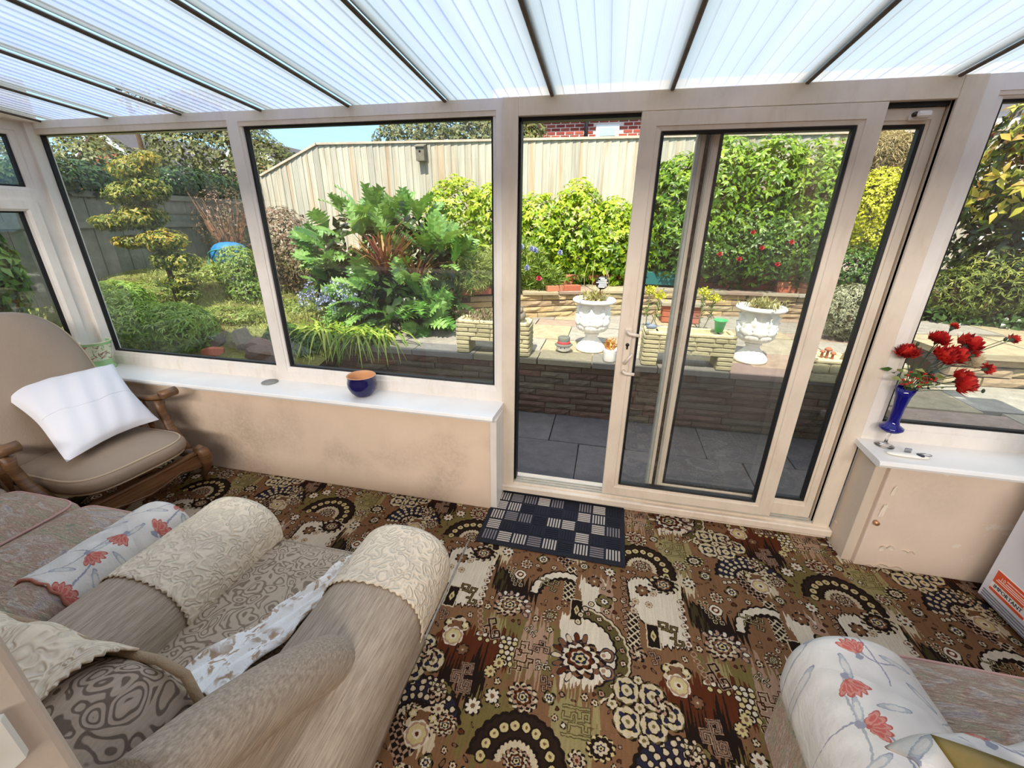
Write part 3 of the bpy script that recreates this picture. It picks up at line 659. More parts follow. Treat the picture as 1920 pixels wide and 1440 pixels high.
# lifted paint flakes and a small capped pipe low on the right-hand wall
WFR = D.objects['wall_front_right']; FLK = plain('paint_flake', rgb(236, 222, 206), .7)
for (fx, fz, fw, fh, a) in ((1.41, .125, .055, .028, .2), (1.50, .120, .050, .012, -.15), (1.46, .020, .11, .014, -.12), (1.39, .010, .06, .012, -.05), (1.335, .330, .018, .07, .1), (1.345, .44, .012, .05, -.1)):
    m = MB(); m.grid(lambda u, v: (fx+fw*(u-.5), 1.903-.010*v*v-.004*sin(u*7), fz+fh*(v-.5)+a*fw*(u-.5)*(1-.4*v)+.006*sin(u*11)*v), 10, 4); m.build('paint_flake', FLK, WFR)
m = MB(); m.tube([(1.325, 1.905, .262), (1.325, 1.888, .262)], .011, 12); m.build('pipe_cap', plain('copper_cap', rgb(206, 150, 110), .35, .5, .6), WFR)
# corner edge strip and bare jambs
m = MB(); m.box(-.538, -.500, 1.905, 2.075, 0, .57, b=.002); struct(m.build('trim_1', UP))
m = MB(); m.box(1.262, 1.308, 1.93, 2.08, 0, .57, b=.002); struct(m.build('trim_2', mat_plaster('bare_plaster', rgb(214, 196, 176), .8, .9)))
# sills with a rounded nose
def sill(name, x0, x1, yf, yb, cut0=0, cut1=0):
    m = MB(); t = [(yf+.013, .570), (yf+.004, .574), (yf, .585), (yf+.004, .596), (yf+.013, .600), (yb, .602), (yb, .575)]
    n = len(t); vs = [(x0+cut0*(y-yf), y, z) for y, z in t]+[(x1+cut1*(y-yf), y, z) for y, z in t]
    m.add(vs, [(i, (i+1) % n, (i+1) % n+n, i+n) for i in range(n)]+[tuple(range(n))[::-1], tuple(range(n, 2*n))])
    return struct(m.build(name, SILL))
sill('trim_3', -3.35, -.512, 1.866, 2.082, 0, .05); sill('trim_5', 1.224, 2.40, 1.855, 2.082, .035, 0)
m = MB(); m.box(-3.42, -3.172, -.10, 1.87, .570, .600, b=.005); struct(m.build('trim_6', SILL))
# header beam and wall plate
m = MB(); m.box(-3.47, 2.42, 2.083, 2.17, 1.985, roofz(2.12)-.004); struct(m.build('trim_7', UPC))

YI, YO, YG = 2.08, 2.145, 2.118
ROT = None
# window_1 and window_2 (front, left of the door)
def fixed(name, gx0, gx1, gz0, gz1, fx0, fx1, fz0, fz1, yi=YI, rot=None, mat=None):
    w = setting(name)
    m = MB()
    # frame: four mitred rails with a bead step
    outer = [(fx0, fz0), (fx1, fz0), (fx1, fz1), (fx0, fz1)]; inner = [(gx0, gz0), (gx1, gz0), (gx1, gz1), (gx0, gz1)]
    def ring(t, y): return [(a+(c-a)*t, y, b+(d-b)*t) for (a, b), (c, d) in zip(outer, inner)]
    R = [ring(0, yi+.06), ring(0, yi), ring(.68, yi), ring(.72, yi+.005), ring(.95, yi+.010), ring(1, yi+.015), ring(1, yi+.06)]
    vs = sum(R, []); fs = [(k*4+c, k*4+(c+1) % 4, ((k+1) % 7)*4+(c+1) % 4, ((k+1) % 7)*4+c) for k in range(7) for c in range(4)]
    m.add(vs, fs)
    if rot: m.xf(rot)
    m.build('frame', mat or UP, w)
    gasket(w, gx0, gx1, gz0, gz1, yi+.035, rot, .010); glass(w, gx0, gx1, gz0, gz1, yi+.035, rot)
    return w
fixed('window_1', -3.275, -1.975, .690, 1.995, -3.36, -1.925, .600, 2.052)
fixed('window_2', -1.880, -.560, .690, 1.985, -1.925, -.502, .600, 2.050)
fixed('window_3', 1.325, 2.34, .690, 1.975, 1.242, 2.40, .600, 2.050)
# left wall windows (top light over a lower sash); local x runs back into the room
RL = Matrix.Translation((-3.30, 0, 0)) @ Matrix(((0, -1, 0, 2.08), (-1, 0, 0, 2.08), (0, 0, 1, 0), (0, 0, 0, 1)))
# local (x,y,z) -> world ( -3.30-(y-2.08), 2.08-x, z )
for k, off in enumerate((0.0, 1.06)):
    a = .105+off if k == 0 else .06+off
    w = fixed('window_%d' % (4+k*2), a, .98+off, 1.705, 1.970, .0+off, 1.06+off, 1.655, 2.045, rot=RL)
    w = fixed('window_%d' % (5+k*2), a+.055, .93+off, .80, 1.575, .0+off, 1.06+off, .60, 1.655, rot=RL)
    s2 = sweep([(0, 2.058), (.045, 2.058), (.058, 2.068), (.058, 2.09), (0, 2.09)], a+.0, .985+off, .742, 1.632); s2.xf(RL); s2.build('sash', UP, w)
m = MB(); m.box(-3.43, -3.272, 2.045, 2.14, .60, 2.05, b=.004); struct(m.build('trim_8', UP))
m = MB(); m.box(-3.47, -3.25, -.1, 2.1, 2.04, 2.25, b=.004); struct(m.build('trim_9', UPC))

# sliding patio door
d1 = setting('door_1')
m = MB()
m.box(-.512, -.440, 2.072, 2.16, .045, 2.050, b=.002); m.box(1.175, 1.250, 2.072, 2.16, .045, 2.050, b=.002)
m.box(-.440, 1.175, 2.072, 2.16, 1.978, 2.050, b=.002); m.box(-.440, 1.175, 2.072, 2.19, .045, .082, b=.002)
m.box(-.456, -.440, 2.085, 2.100, .08, 1.978); m.box(1.175, 1.19, 2.085, 2.10, .08, 1.978)
m.build('frame', UPC, d1)
m = MB(); m.box(-.512, 1.262, 2.045, 2.12, .030, .072, b=.006); m.box(-.505, 1.255, 2.078, 2.14, 0, .034); m.build('threshold', UPC, d1)
m = MB(); 
for yy in (2.088, 2.112, 2.136): m.box(-.440, 1.175, yy-.002, yy+.002, .078, .090)
m.build('track', ALU, d1)
m = MB(); m.box(-.4405, -.430, 2.10, 2.15, .09, 1.975); m.box(-.44, 1.17, 2.10, 2.15, 1.962, 1.9785); m.build('gasket', GASK, d1)
# inner sliding sash, pushed to the right
K = .984
def kx(x): return x*K
def kz(z): return 1.555+(z-1.555)*K
sx0, sx1, sz0, sz1 = kx(.083), kx(.968), kz(.088), kz(1.978)
gx0, gx1, gz0, gz1 = kx(.172), kx(.882), kz(.160), kz(1.902)
def sash(parent, name, sx0, sx1, sz0, sz1, gx0, gx1, gz0, gz1, yi, dep, mat):
    outer = [(sx0, sz0), (sx1, sz0), (sx1, sz1), (sx0, sz1)]; inner = [(gx0, gz0), (gx1, gz0), (gx1, gz1), (gx0, gz1)]
    def ring(t, y): return [(a+(c-a)*t, y, b+(d-b)*t) for (a, b), (c, d) in zip(outer, inner)]
    R = [ring(0, yi+dep), ring(0, yi+.003), ring(.02, yi), ring(.70, yi), ring(.73, yi+.004), ring(.93, yi+.007), ring(1, yi+.014), ring(1, yi+dep)]; n = len(R)
    mm = MB(); mm.add(sum(R, []), [(k*4+c, k*4+(c+1) % 4, ((k+1) % n)*4+(c+1) % 4, ((k+1) % n)*4+c) for k in range(n) for c in range(4)])
    mm.build(name, mat, parent); 
sash(d1, 'sash', sx0, sx1, sz0, sz1, gx0, gx1, gz0, gz1, 2.046, .036, UPC)
g = gasket(d1, gx0, gx1, gz0, gz1, 2.066, None, .009); glass(d1, gx0, gx1, gz0, gz1, 2.068)
# outer panel behind
sash(d1, 'sash', .332, 1.168, .086, 1.962, .412, 1.122, .185, 1.905, 2.112, .040, UPC)
gasket(d1, .412, 1.122, .185, 1.905, 2.134, None, .010); glass(d1, .412, 1.122, .185, 1.905, 2.136)
m = MB(); m.box(.352, .366, 2.100, 2.112, .10, 1.955); m.build('brush_seal', plain('mouldy_seal', rgb(70, 60, 52), .9, .1, var=.6, vscale=40), d1)
m = MB(); m.box(.318, .334, 2.10, 2.15, .09, 1.96, b=.003); m.box(.372, .38, 2.106, 2.113, .10, 1.95); m.build('meeting_stile', ALU, d1)
# handle
h = MB(); hx = .128; 
h.box(hx-.019, hx+.019, 2.034, 2.047, .845, 1.075, b=.005)
ho = h.build('handle', UPC, d1)
h = MB()
h.tube([(hx-.004, 2.036, 1.058), (hx-.004, 2.005, 1.060), (hx+.004, 1.995, 1.058), (hx+.050, 1.992, 1.052)], [.009, .008, .008, .008], 10)
h.tube([(hx-.004, 2.036, .858), (hx-.004, 2.006, .860), (hx+.004, 1.997, .858), (hx+.046, 1.994, .858)], [.009, .008, .008, .008], 10)
h.build('pull', UPC, ho)
h = MB(); h.tube([(hx-.004, 2.036, .905), (hx-.004, 2.022, .905)], .010, 12); h.tube([(hx-.006, 2.020, .902), (hx+.028, 2.014, .955)], [.008, .006], 8); h.build('latch', UPC, ho)
h = MB(); h.tube([(hx, 2.036, .995), (hx, 2.029, .995)], .0085, 14); h.box(hx-.004, hx+.004, 2.029, 2.033, .972, .992, b=.001); h.build('lock', plain('dark_metal', rgb(70, 62, 56), .35, .5, .8), ho)
# little catch on the rear panel head
h = MB(); h.box(1.055, 1.120, 2.098, 2.114, 1.918, 1.940, b=.004); h.box(1.070, 1.118, 2.078, 2.100, 1.924, 1.946, b=.006); h.build('catch', UP, d1)
h = MB(); h.tube([(1.066, 2.085, 1.936), (1.066, 2.098, 1.936)], .008, 12); h.build('catch_screw', plain('dark_metal', rgb(60, 56, 52), .35), d1)

# roof: one polycarbonate sheet between each pair of glazing bars
rf = setting('ceiling')
BX = [-3.684+.4843*k for k in range(14)]
y0r, y1r = .155, 2.28
sl = math.atan(.0918)
mp = MB(); NS = 10; W_ = .4843
prof = []
for k in range(NS):
    a = W_*k/NS; b = W_*(k+1)/NS; prof += [(a, .0028), (b-.001, -.0028)]
vs = [(x, y, z) for y in (0, (y1r-y0r)/cos(sl)) for x, z in prof]; n = len(prof)
mp.add(vs, [(i, i+1, i+1+n, i+n) for i in range(n-1)])
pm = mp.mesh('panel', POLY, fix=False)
bm_ = MB(); bm_.box(-.0075, .0075, 0, (y1r-y0r)/cos(sl), -.012, -.002, b=.003); bme = bm_.mesh('bar', BARM)
cm = MB(); cm.box(-.010, .010, 0, (y1r-y0r)/cos(sl), .006, .020, b=.004); cme = cm.mesh('cap', UPC)
for k, x in enumerate(BX):
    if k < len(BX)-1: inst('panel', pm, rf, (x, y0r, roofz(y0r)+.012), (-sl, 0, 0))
    inst('glazing_bar', bme, rf, (x, y0r, roofz(y0r)+.006), (-sl, 0, 0))
    inst('glazing_cap', cme, rf, (x, y0r, roofz(y0r)+.012), (-sl, 0, 0))
m = MB(); m.box(-3.5, 2.45, 2.30, 2.40, 2.035, 2.10, b=.01); struct(m.build('trim_10', UP))      # gutter outside

# the house wall the conservatory leans on, and the room behind the camera
HW = plain('render_beige', rgb(206, 192, 176), .85, .15, var=.08, vscale=2, bump=.1)
BRK = plain('house_render', rgb(226, 218, 204), .9, .15, var=.2, vscale=12)
hb = setting('wall_back')
m = MB(); m.box(-3.5, -.80, -.20, .155, 0, 1.05); m.box(-3.5, -.80, -.20, .155, 2.12, 3.2); m.box(-.80, -.482, -.20, .155, 0, 3.2); m.box(-3.5, -3.1, -.20, .155, 1.05, 2.12); m.build('plaster', HW, hb, mods=bev(.01, 3))  # window hole added so the fill light reaches the left side
m = MB(); m.box(1.75, 2.6, -.20, .155, 0, 3.2); m.build('plaster', HW, hb)
m = MB(); m.box(-.482, 1.75, -.20, .155, 2.15, 3.2); m.build('plaster', HW, hb)
m = MB(); m.box(-6.0, 2.1, -.20, .155, 3.2, 5.75); m.box(-6.0, -3.52, -.20, .155, -.1, 3.2); m.build('brickwork', BRK, hb)
m = MB(); m.poly([(-.30, 5.70), (-3.4, 7.4), (-6.5, 5.70)], -6.2, 2.3, axis='x'); m.build('roof_slope', plain('roof_tile', rgb(90, 70, 62), .9, .1), hb)
m = MB(); m.box(-3.5, 2.6, -3.3, -3.2, 0, 3.2); m.box(-3.6, -3.5, -3.3, -.2, 0, 3.2); m.box(2.5, 2.6, -3.3, -.2, 0, 3.2); m.box(-3.6, 2.6, -3.3, -.2, 3.1, 3.2); m.build('inner_room', plain('inner_wallpaper', rgb(150, 128, 108), .9), hb)
# switch plate on the jamb by the camera
# ------------------------------------------------------------------ furniture
CHEN = mat_chenille('beige_chenille', rgb(150, 134, 116), rgb(196, 180, 160), (40, 2.5, 40))
CHENS = mat_chenille('beige_chenille_side', rgb(156, 140, 124), rgb(190, 174, 156), (40, 3, 40))
DAM = mat_damask('taupe_damask', rgb(138, 120, 102), rgb(188, 170, 148), 24)
DAM2 = mat_damask('taupe_damask_back', rgb(112, 98, 86), rgb(176, 160, 142), 25)
EMB = mat_emboss('cream_brocade', rgb(230, 215, 190)); TAP = mat_tapestry('faded_tapestry'); FLO = mat_floral()
PIPE = plain('beige_piping', rgb(166, 146, 120), .9, .1, bump=.4, bscale=200)
PINKP = plain('pink_piping', rgb(196, 158, 148), .9, .1); SKIRT = plain('skirt_cloth', rgb(190, 172, 154), .9, .1, var=.1, vscale=5, bump=.3, bscale=25)
def sgn(v, e): return math.copysign(abs(v)**e, v)
def cushion(parent, name, x0, x1, y0, y1, z0, z1, mat, pxy=.28, pz=.55, pipe=None, puff=0.0, rot=None, dz=None):
    cx, cy, cz = (x0+x1)/2, (y0+y1)/2, (z0+z1)/2; rx, ry, rz = (x1-x0)/2, (y1-y0)/2, (z1-z0)/2
    def fn(u, v):
        a = 2*pi*u; b = pi*(v-.5); cb = abs(cos(b))**pz
        X, Y = rx*sgn(cos(a), pxy)*cb, ry*sgn(sin(a), pxy)*cb; Z = rz*sgn(sin(b), .75)
        if puff and Z > 0: Z += puff*(1-(X/rx)**2)*(1-(Y/ry)**2)
        p = Vector((cx+X, cy+Y, cz+Z)); 
        if dz: p.z += dz(p.x, p.y)
        return rot @ p if rot else p
    m = MB(); m.grid(fn, 56, 22, closed_u=True); o = m.build(name, mat, parent)
    if pipe:
        for f in (.62, -.62):
            b = math.asin(max(-1, min(1, sgn(f, 1/.75)))); pts = []
            for k in range(65):
                a = 2*pi*k/64; cb = abs(cos(b))**pz
                p = Vector((cx+(rx*cb+.002)*sgn(cos(a), pxy), cy+(ry*cb+.002)*sgn(sin(a), pxy), cz+rz*f))
                if dz: p.z += dz(p.x, p.y)
                pts.append(rot @ p if rot else p)
            q = MB(); q.tube(pts, .0055, 6, cap=False); q.build('piping', pipe, o)
    return o
class Arm:
    """rolled arm running along y"""
    def __init__(s, cx, cz, rx, rz, y0, y1, side): s.__dict__.update(cx=cx, cz=cz, rx=rx, rz=rz, y0=y0, y1=y1, side=side)
    def sec(s, t, k=1.0, off=0.0):
        a = (pi+.75) + (-pi-1.75)*t      # inner bottom -> over the top -> outer underside
        return (s.cx+s.side*((s.rx+off)*k*sgn(cos(a), .9)), s.cz+(s.rz+off)*k*sgn(sin(a), .8))
    def build(s, parent, mat, name='arm'):
        def fn(u, v):
            y = s.y0+(s.y1-s.y0)*min(1, v/.86) if v < .86 else s.y1
            k = 1.0; yy = s.y0+(s.y1-.05-s.y0)*min(v/.80, 1)
            if v > .80:
                q = (v-.80)/.20; k = max(.02, sqrt(max(0, 1-q**2.6))); yy = s.y1-.05+.05*sgn(sin(q*pi/2), .8)
            x, z = s.sec(u, k); 
            if u in (0, 1): pass
            return (x, yy, z)
        m = MB(); m.grid(fn, 30, 34); 
        xi, xo = sorted((s.cx-s.side*s.rx*.80, s.cx+s.side*s.rx*.35))
        m.box(xi, xo, s.y0, s.y1-.05, .06, s.cz+.02, b=.02)
        return m.build(name, mat, parent)
    def cover(s, parent, mat, ya, yb, t0, t1, name='arm_cover', teeth=.009, tooth=.013, front=False, off=.006, thick=.003):
        nu, nv = 90, 60
        L = abs(s.rx+s.rz)*1.6
        def tri(x): return abs((x/tooth) % 2-1)*teeth
        def fn(u, v):
            t = t0+(t1-t0)*u; y = ya+(yb-ya)*v
            if v == 0: y += tri(u*L*(t1-t0)*1.9)-teeth
            if u in (0, 1): t += (tri(v*(yb-ya))-teeth/2)/(L*1.9)*(1 if u else -1)
            k = 1.0; yy = y
            if y > s.y1-.05:
                q = min(1, (y-(s.y1-.05))/.05); q2 = q**.9; k = sqrt(max(.0, 1-(q2*.96)**2.6)); yy = s.y1-.05+.05*sin(q2*pi/2)+off*q
            x, z = s.sec(t, k, off); return (x, yy, z+.0015*sin(40*y+7*t))
        m = MB(); m.grid(fn, nu, nv)
        o = m.build(name, mat, parent); md = o.modifiers.new('s', 'SOLIDIFY'); md.thickness = thick; md.offset = 0
        return o

# --- beige armchair, its back against the house wall
ac = thing('armchair', 'beige fabric armchair with rolled arms and cream brocade covers', 'armchair', (-.98, .62, 0))
def at(o, par): o.location = (-par.location[0], -par.location[1], -par.location[2]); return o
def L(par):
    """parent-local: children are written in world metres"""
    for c in par.children: c.location = (-par.location[0], -par.location[1], -par.location[2])
m = MB(); m.box(-1.40, -.585, .19, 1.02, .055, .33, b=.03); m.build('base', CHENS, ac)
def pleat(x0, x1, y, n=3):
    pass
m = MB()
def skirt(pts, z0, z1, flare=.015):
    P = [Vector((a, b)) for a, b in pts]; out = []
    for i in range(len(P)-1):
        for k in range(12):
            out.append(P[i].lerp(P[i+1], k/12))
    out.append(P[-1]); n = len(out); c = Vector((-.98, .62)); vs = []
    for j in range(5):
        f = j/4
        for i, p in enumerate(out):
            d = (p-c).normalized(); w = flare*(1-f)*(1+.35*sin(i*.9))
            vs.append((p.x+d.x*w, p.y+d.y*w, z0+(z1-z0)*f))
    m.add(vs, [(j*n+i, j*n+i+1, (j+1)*n+i+1, (j+1)*n+i) for j in range(4) for i in range(n-1)], smooth=True)
skirt([(-1.42, .25), (-1.42, 1.035), (-.575, 1.035), (-.575, .25)], .012, .17)
o = m.build('skirt', SKIRT, ac); md = o.modifiers.new('s', 'SOLIDIFY'); md.thickness = .004
m = MB(); m.tube([(-1.425, .25, .172), (-1.425, 1.04, .172), (-.57, 1.04, .172), (-.57, .25, .172)], .006, 6); m.build('skirt_piping', PIPE, ac)
cushion(ac, 'seat_cushion', -1.205, -.755, .36, 1.07, .27, .425, DAM, .2, .35, CHEN, .012)
aL = Arm(-1.275, .435, .155, .135, .22, 1.065, -1); aR = Arm(-.60, .435, .155, .135, .22, 1.065, 1)
aL.build(ac, CHEN); aR.build(ac, CHEN)
aL.cover(ac, EMB, .66, 1.10, .14, .86); aR.cover(ac, EMB, .80, 1.10, .14, .86)
# back, side wings, back cushion
m = MB(); m.box(-1.38, -.60, .17, .30, .20, .70, b=.05); m.build('back', CHENS, ac, mods=subsurf(1))
def wing(xc, path, side, rad=.062):
    mm = MB(); pts = [Vector((xc, y, z)) for y, z in path]; fine = []
    for a_, b_ in zip(pts[:-1], pts[1:]):
        for k in range(4): fine.append(a_.lerp(b_, k/4))
    fine.append(pts[-1])
    for _ in range(3): fine = [fine[0]]+[(fine[k-1]+fine[k]*2+fine[k+1])/4 for k in range(1, len(fine)-1)]+[fine[-1]]
    n = len(fine); mm.tube(fine, [rad*(1 if k < n*.6 else 1-.35*(k/n-.6)/.4) for k in range(n)], 20)
    mm.poly([(p.y, p.z) for p in fine[::2]]+[(path[-1][0], .24), (.20, .24)], xc-rad*.62, xc+rad*.62, axis='x')
    o = mm.build('wing', CHEN, ac); q = MB(); xp = xc+side*rad*.66
    q.tube([(xp, p.y+(.004 if k < n*.5 else .012), p.z-.028) for k, p in enumerate(fine) if k > 1], .0055, 6); q.build('piping', PIPE, o)
wing(-.572, [(.20, .80), (.30, .757), (.42, .685), (.52, .61), (.585, .548), (.612, .47), (.615, .36)], 1)
wing(-1.40, [(.20, .77), (.28, .72), (.36, .62), (.39, .50), (.39, .36)], -1, .052)
tilt = Matrix.Translation((0, .30, .62)) @ Matrix.Rotation(radians(9), 4, 'X') @ Matrix.Translation((0, -.30, -.62))
bc = cushion(ac, 'back_cushion', -1.33, -.635, .190, .40, .40, .83, DAM2,   .25, .30, None, 0, tilt, dz=lambda x, y: .010*sin(x*31)+.008*sin(y*55+x*12))
q = MB(); q.tube([tilt @ Vector(p) for p in [(-1.30, .385, .805), (-1.0, .392, .812), (-.85, .388, .800), (-.72, .392, .805), (-.66, .385, .795), (-.640, .370, .74), (-.637, .37, .6)]], .0085, 8)
q.tube([tilt @ Vector(p) for p in [(-1.2, .19, .80), (-.9, .187, .795), (-.72, .19, .79), (-.650, .22, .76)]], .0085, 8); q.build('piping', PIPE, bc)
def bcov(u, v):
    x = -1.30+.50*u; y = .225+.175*v; tooth = .012
    if u == 1: x += (abs((v*.3/tooth) % 2-1)-.5)*.010
    x -= .06*(1-v)*u*0
    x += u*(.07*(v-.5)); z = .842+.010*sin(x*31)+.006*sin(x*50+y*30)-.9*(max(0, v-.8)**2)
    return tilt @ Vector((x, y, z+.012*(1-(2*v-1)**2)))
m = MB(); m.grid(bcov, 50, 60); o = m.build('back_cover', EMB, ac); md = o.modifiers.new('s', 'SOLIDIFY'); md.thickness = .004
L(ac)
# lace cloth lying on the seat
def mat_lace():
    s = NT('lace'); s.pr(None, .8, .2); o = s.coord('Object'); n = s.noise(o, 26, 3, .6, 1.2)
    msk = s.ramp(s.noise(o, 7, 2, .5), [(.44, (0, 0, 0, 1)), (.54, (1, 1, 1, 1))])
    k = s.mix(s.math('MULTIPLY', msk, s.ramp(n, [(.50, (0, 0, 0, 1)), (.57, (1, 1, 1, 1))])), rgb(242, 240, 234), rgb(176, 150, 122))
    s.l(k, s.b.inputs['Base Color']); s.bump(n, .6, .006); return s.m
LACE = mat_lace()
def cloth(name, corners, mat, amp, label, cat, nu=40, nv=24, seed=1, sol=.004, folds=3):
    A, B, C_, D_ = [Vector(c) for c in corners]; ph = seed*1.7
    def fn(u, v):
        p = (A.lerp(B, u)).lerp(D_.lerp(C_, u), v)
        w = amp*(sin(folds*2*pi*v+3*u+ph)+.6*sin(11*u+5*v+ph)+.4*sin(23*v-9*u))
        e = .012*sin(17*u+ph)*(1 if v in (0, 1) else .3)
        return p+Vector((e, e*.5, abs(w)+amp*.5))
    m = MB(); m.grid(fn, nu, nv); o = m.build(name, mat); md = o.modifiers.new('s', 'SOLIDIFY'); md.thickness = sol
    if label: tag(o, label, cat)
    return o
cloth('lace_cloth', [(-.80, .46, .50), (-.73, .97, .432), (-.79, .99, .432), (-1.00, .52, .432)], LACE, .014, 'crumpled white lace cloth lying on the beige armchair seat', 'cloth', 70, 30, 1, .003, 2)

# --- faded floral sofa at the left
sf = thing('sofa', 'faded pink and green tapestry sofa with floral arm cover', 'sofa', (-2.4, .62, 0))
m = MB(); m.box(-3.08, -1.50, .20, .99, .05, .31, b=.03); m.build('base', TAP, sf)
for k in range(3):
    x1 = -1.655-.425*k; x0 = max(x1-.415, -2.96)
    cushion(sf, 'seat_cushion', x0, x1, .34, 1.04, .30, .452, TAP, .25, .40, PINKP, .022)
m = MB(); m.box(-3.08, -1.45, .165, .36, .2, .82, b=.06); m.build('back', TAP, sf, mods=subsurf(1))
a = Arm(-1.565, .425, .105, .125, .22, 1.0, 1); a.build(sf, TAP); a.cover(sf, FLO, .60, 1.035, .05, .97, teeth=.006)
a2 = Arm(-3.06, .425, .09, .125, .22, 1.0, -1); a2.build(sf, TAP)
q = MB(); q.tube([(a.sec(t, 1, .006)[0], .597+.004*sin(t*60), a.sec(t, 1, .006)[1]) for t in [i/20*.92+.05 for i in range(21)]], .0045, 6); q.build('cover_fringe', plain('rust_fringe', rgb(172, 108, 88), .9), sf)
L(sf)

# --- floral armchair at the right edge
rc = thing('armchair', 'faded tapestry armchair with white floral arm cover', 'armchair', (1.15, .60, 0))
m = MB(); m.box(.60, 1.62, .18, .98, .05, .31, b=.03); m.build('base', TAP, rc)
cushion(rc, 'seat_cushion', .80, 1.42, .34, 1.05, .30, .452, TAP, .22, .40, PINKP, .015)
a = Arm(.70, .43, .135, .15, .22, .93, -1); a.build(rc, TAP); a.cover(rc, FLO, .36, .965, .05, .97, teeth=.006, off=.007)
a2 = Arm(1.52, .43, .13, .15, .22, .93, 1); a2.build(rc, TAP)
q = MB(); q.tube([(a.sec(.965, 1, .008)[0]+.003*sin(k*1.5), .36+k*.0185, a.sec(.965, 1, .008)[1]) for k in range(31)], .004, 6); q.build('cover_fringe', MATS['rust_fringe'], rc)
m = MB(); m.box(.66, 1.56, .17, .53, .2, .79, b=.07); m.build('back', TAP, rc, mods=subsurf(1))
L(rc)
exp_ = math.exp
def lcl(u, v):
    x = .535+.62*u; y = .565-.34*v+.07*sin(u*pi*.55); z = .795+.016*sin(u*15+v*5)+.010*sin(v*17+u*3)+.007*sin(37*u-21*v)+.012*exp_(-((u-.38)/.05)**2)*(v < .3)-.30*max(0, .14-v)-.25*max(0, .12-u)
    return (x, y, z)
m = MB(); m.grid(lcl, 60, 40); o = m.build('floral_cloth', FLO); md = o.modifiers.new('s', 'SOLIDIFY'); md.thickness = .004
tag(o, 'crumpled cream floral cloth over the right armchair back', 'cloth')
m = MB(); m.grid(lambda u, v: (.548+.15*u+.03*v, .530-.20*v-.03*sin(u*pi), .826+.022*sin(u*4)-.012*v), 20, 14); o = m.build('gold_cloth', plain('gold_satin', rgb(116, 98, 40), .35, .5, var=.3, vscale=14))
md = o.modifiers.new('s', 'SOLIDIFY'); md.thickness = .003; tag(o, 'olive gold satin cloth folded on the floral cloth', 'cloth')

# --- low wooden armchair in the corner (faces +x); written in local metres: x forward, y sideways
WOOD = None
def mat_wood(name, a, b, rough=.4, scale=(1, 1, 10)):
    s = NT(name); s.pr(None, rough, .4); n = s.noise(s.coord('Object', scale), 5, 5, .6, .8)
    s.l(s.ramp(n, [(.3, a), (.7, b)]), s.b.inputs['Base Color']); MATS[name] = s.m; return s.m
WOOD = mat_wood('oak', rgb(84, 56, 34), rgb(128, 92, 60)); LEA = plain('taupe_leather', rgb(148, 130, 112), .55, .35, var=.08, vscale=4, bump=.15, bscale=180)
LPIPE = plain('taupe_piping', rgb(176, 156, 132), .6)
wc = thing('wooden_armchair', 'low wooden armchair with taupe leather seat and rounded back', 'armchair', (-2.62, 1.42, 0), radians(-5))
def seatdz(x, y): return -.07*(.2-x)
cushion(wc, 'seat_cushion', -.22, .41, -.275, .275, .29, .41, LEA, .5, .4, LPIPE, .02, dz=lambda x, y: .06*(x-.1))
def backfn(u, v):
    a = 2*pi*u; b = pi*(v-.5); cb = abs(cos(b))**.5
    X = .30*sgn(cos(a), .65)*cb; Zz = .40*sgn(sin(a), .75 if sin(a) > 0 else .35)*cb; th = .075*sgn(sin(b), .8)+.02*(1-(X/.30)**2)
    z = .68+Zz; return (-.21-.38*(z-.32)+th, X, z)
m = MB(); m.grid(backfn, 48, 16, closed_u=True); bk = m.build('back', LEA, wc)
q = MB(); q.tube([Vector((-.21-.38*(.68+.39*sgn(sin(a), .75 if sin(a) > 0 else .35)-.32)+.03, .296*sgn(cos(a), .65), .68+.39*sgn(sin(a), .75 if sin(a) > 0 else .35))) for a in [2*pi*k/48 for k in range(49)]], .005, 6, cap=False); q.build('piping', LPIPE, bk)
m = MB()
for sy in (-1, 1):
    m.tube([(-.30, .27*sy, .27), (0, .285*sy, .255), (.30, .29*sy, .245)], [.03, .03, .032], 8, flat=.8)
def rail(x, z0): return [(x, -.29, z0-.06), (x+.015, -.20, z0+.01), (x+.02, 0, z0+.02), (x+.015, .20, z0+.01), (x, .29, z0-.06)]
ap = [(-.28, .27), (.28, .27), (.285, .17), (.24, .175), (.17, .195), (.08, .175), (0, .165), (-.08, .175), (-.17, .195), (-.24, .175), (-.285, .17)]
m.poly([(a, b) for a, b in ap], .318, .345, axis='x'); m.tube([(.345, a, .262) for a in (-.28, 0, .28)], .010, 8); m.tube([(.346, a, b+.006) for a, b in ap[2:]], .006, 6)
m.tube([(-.30, -.27, .25), (-.30, .27, .25)], .025, 8); m.build('seat_frame', WOOD, wc)
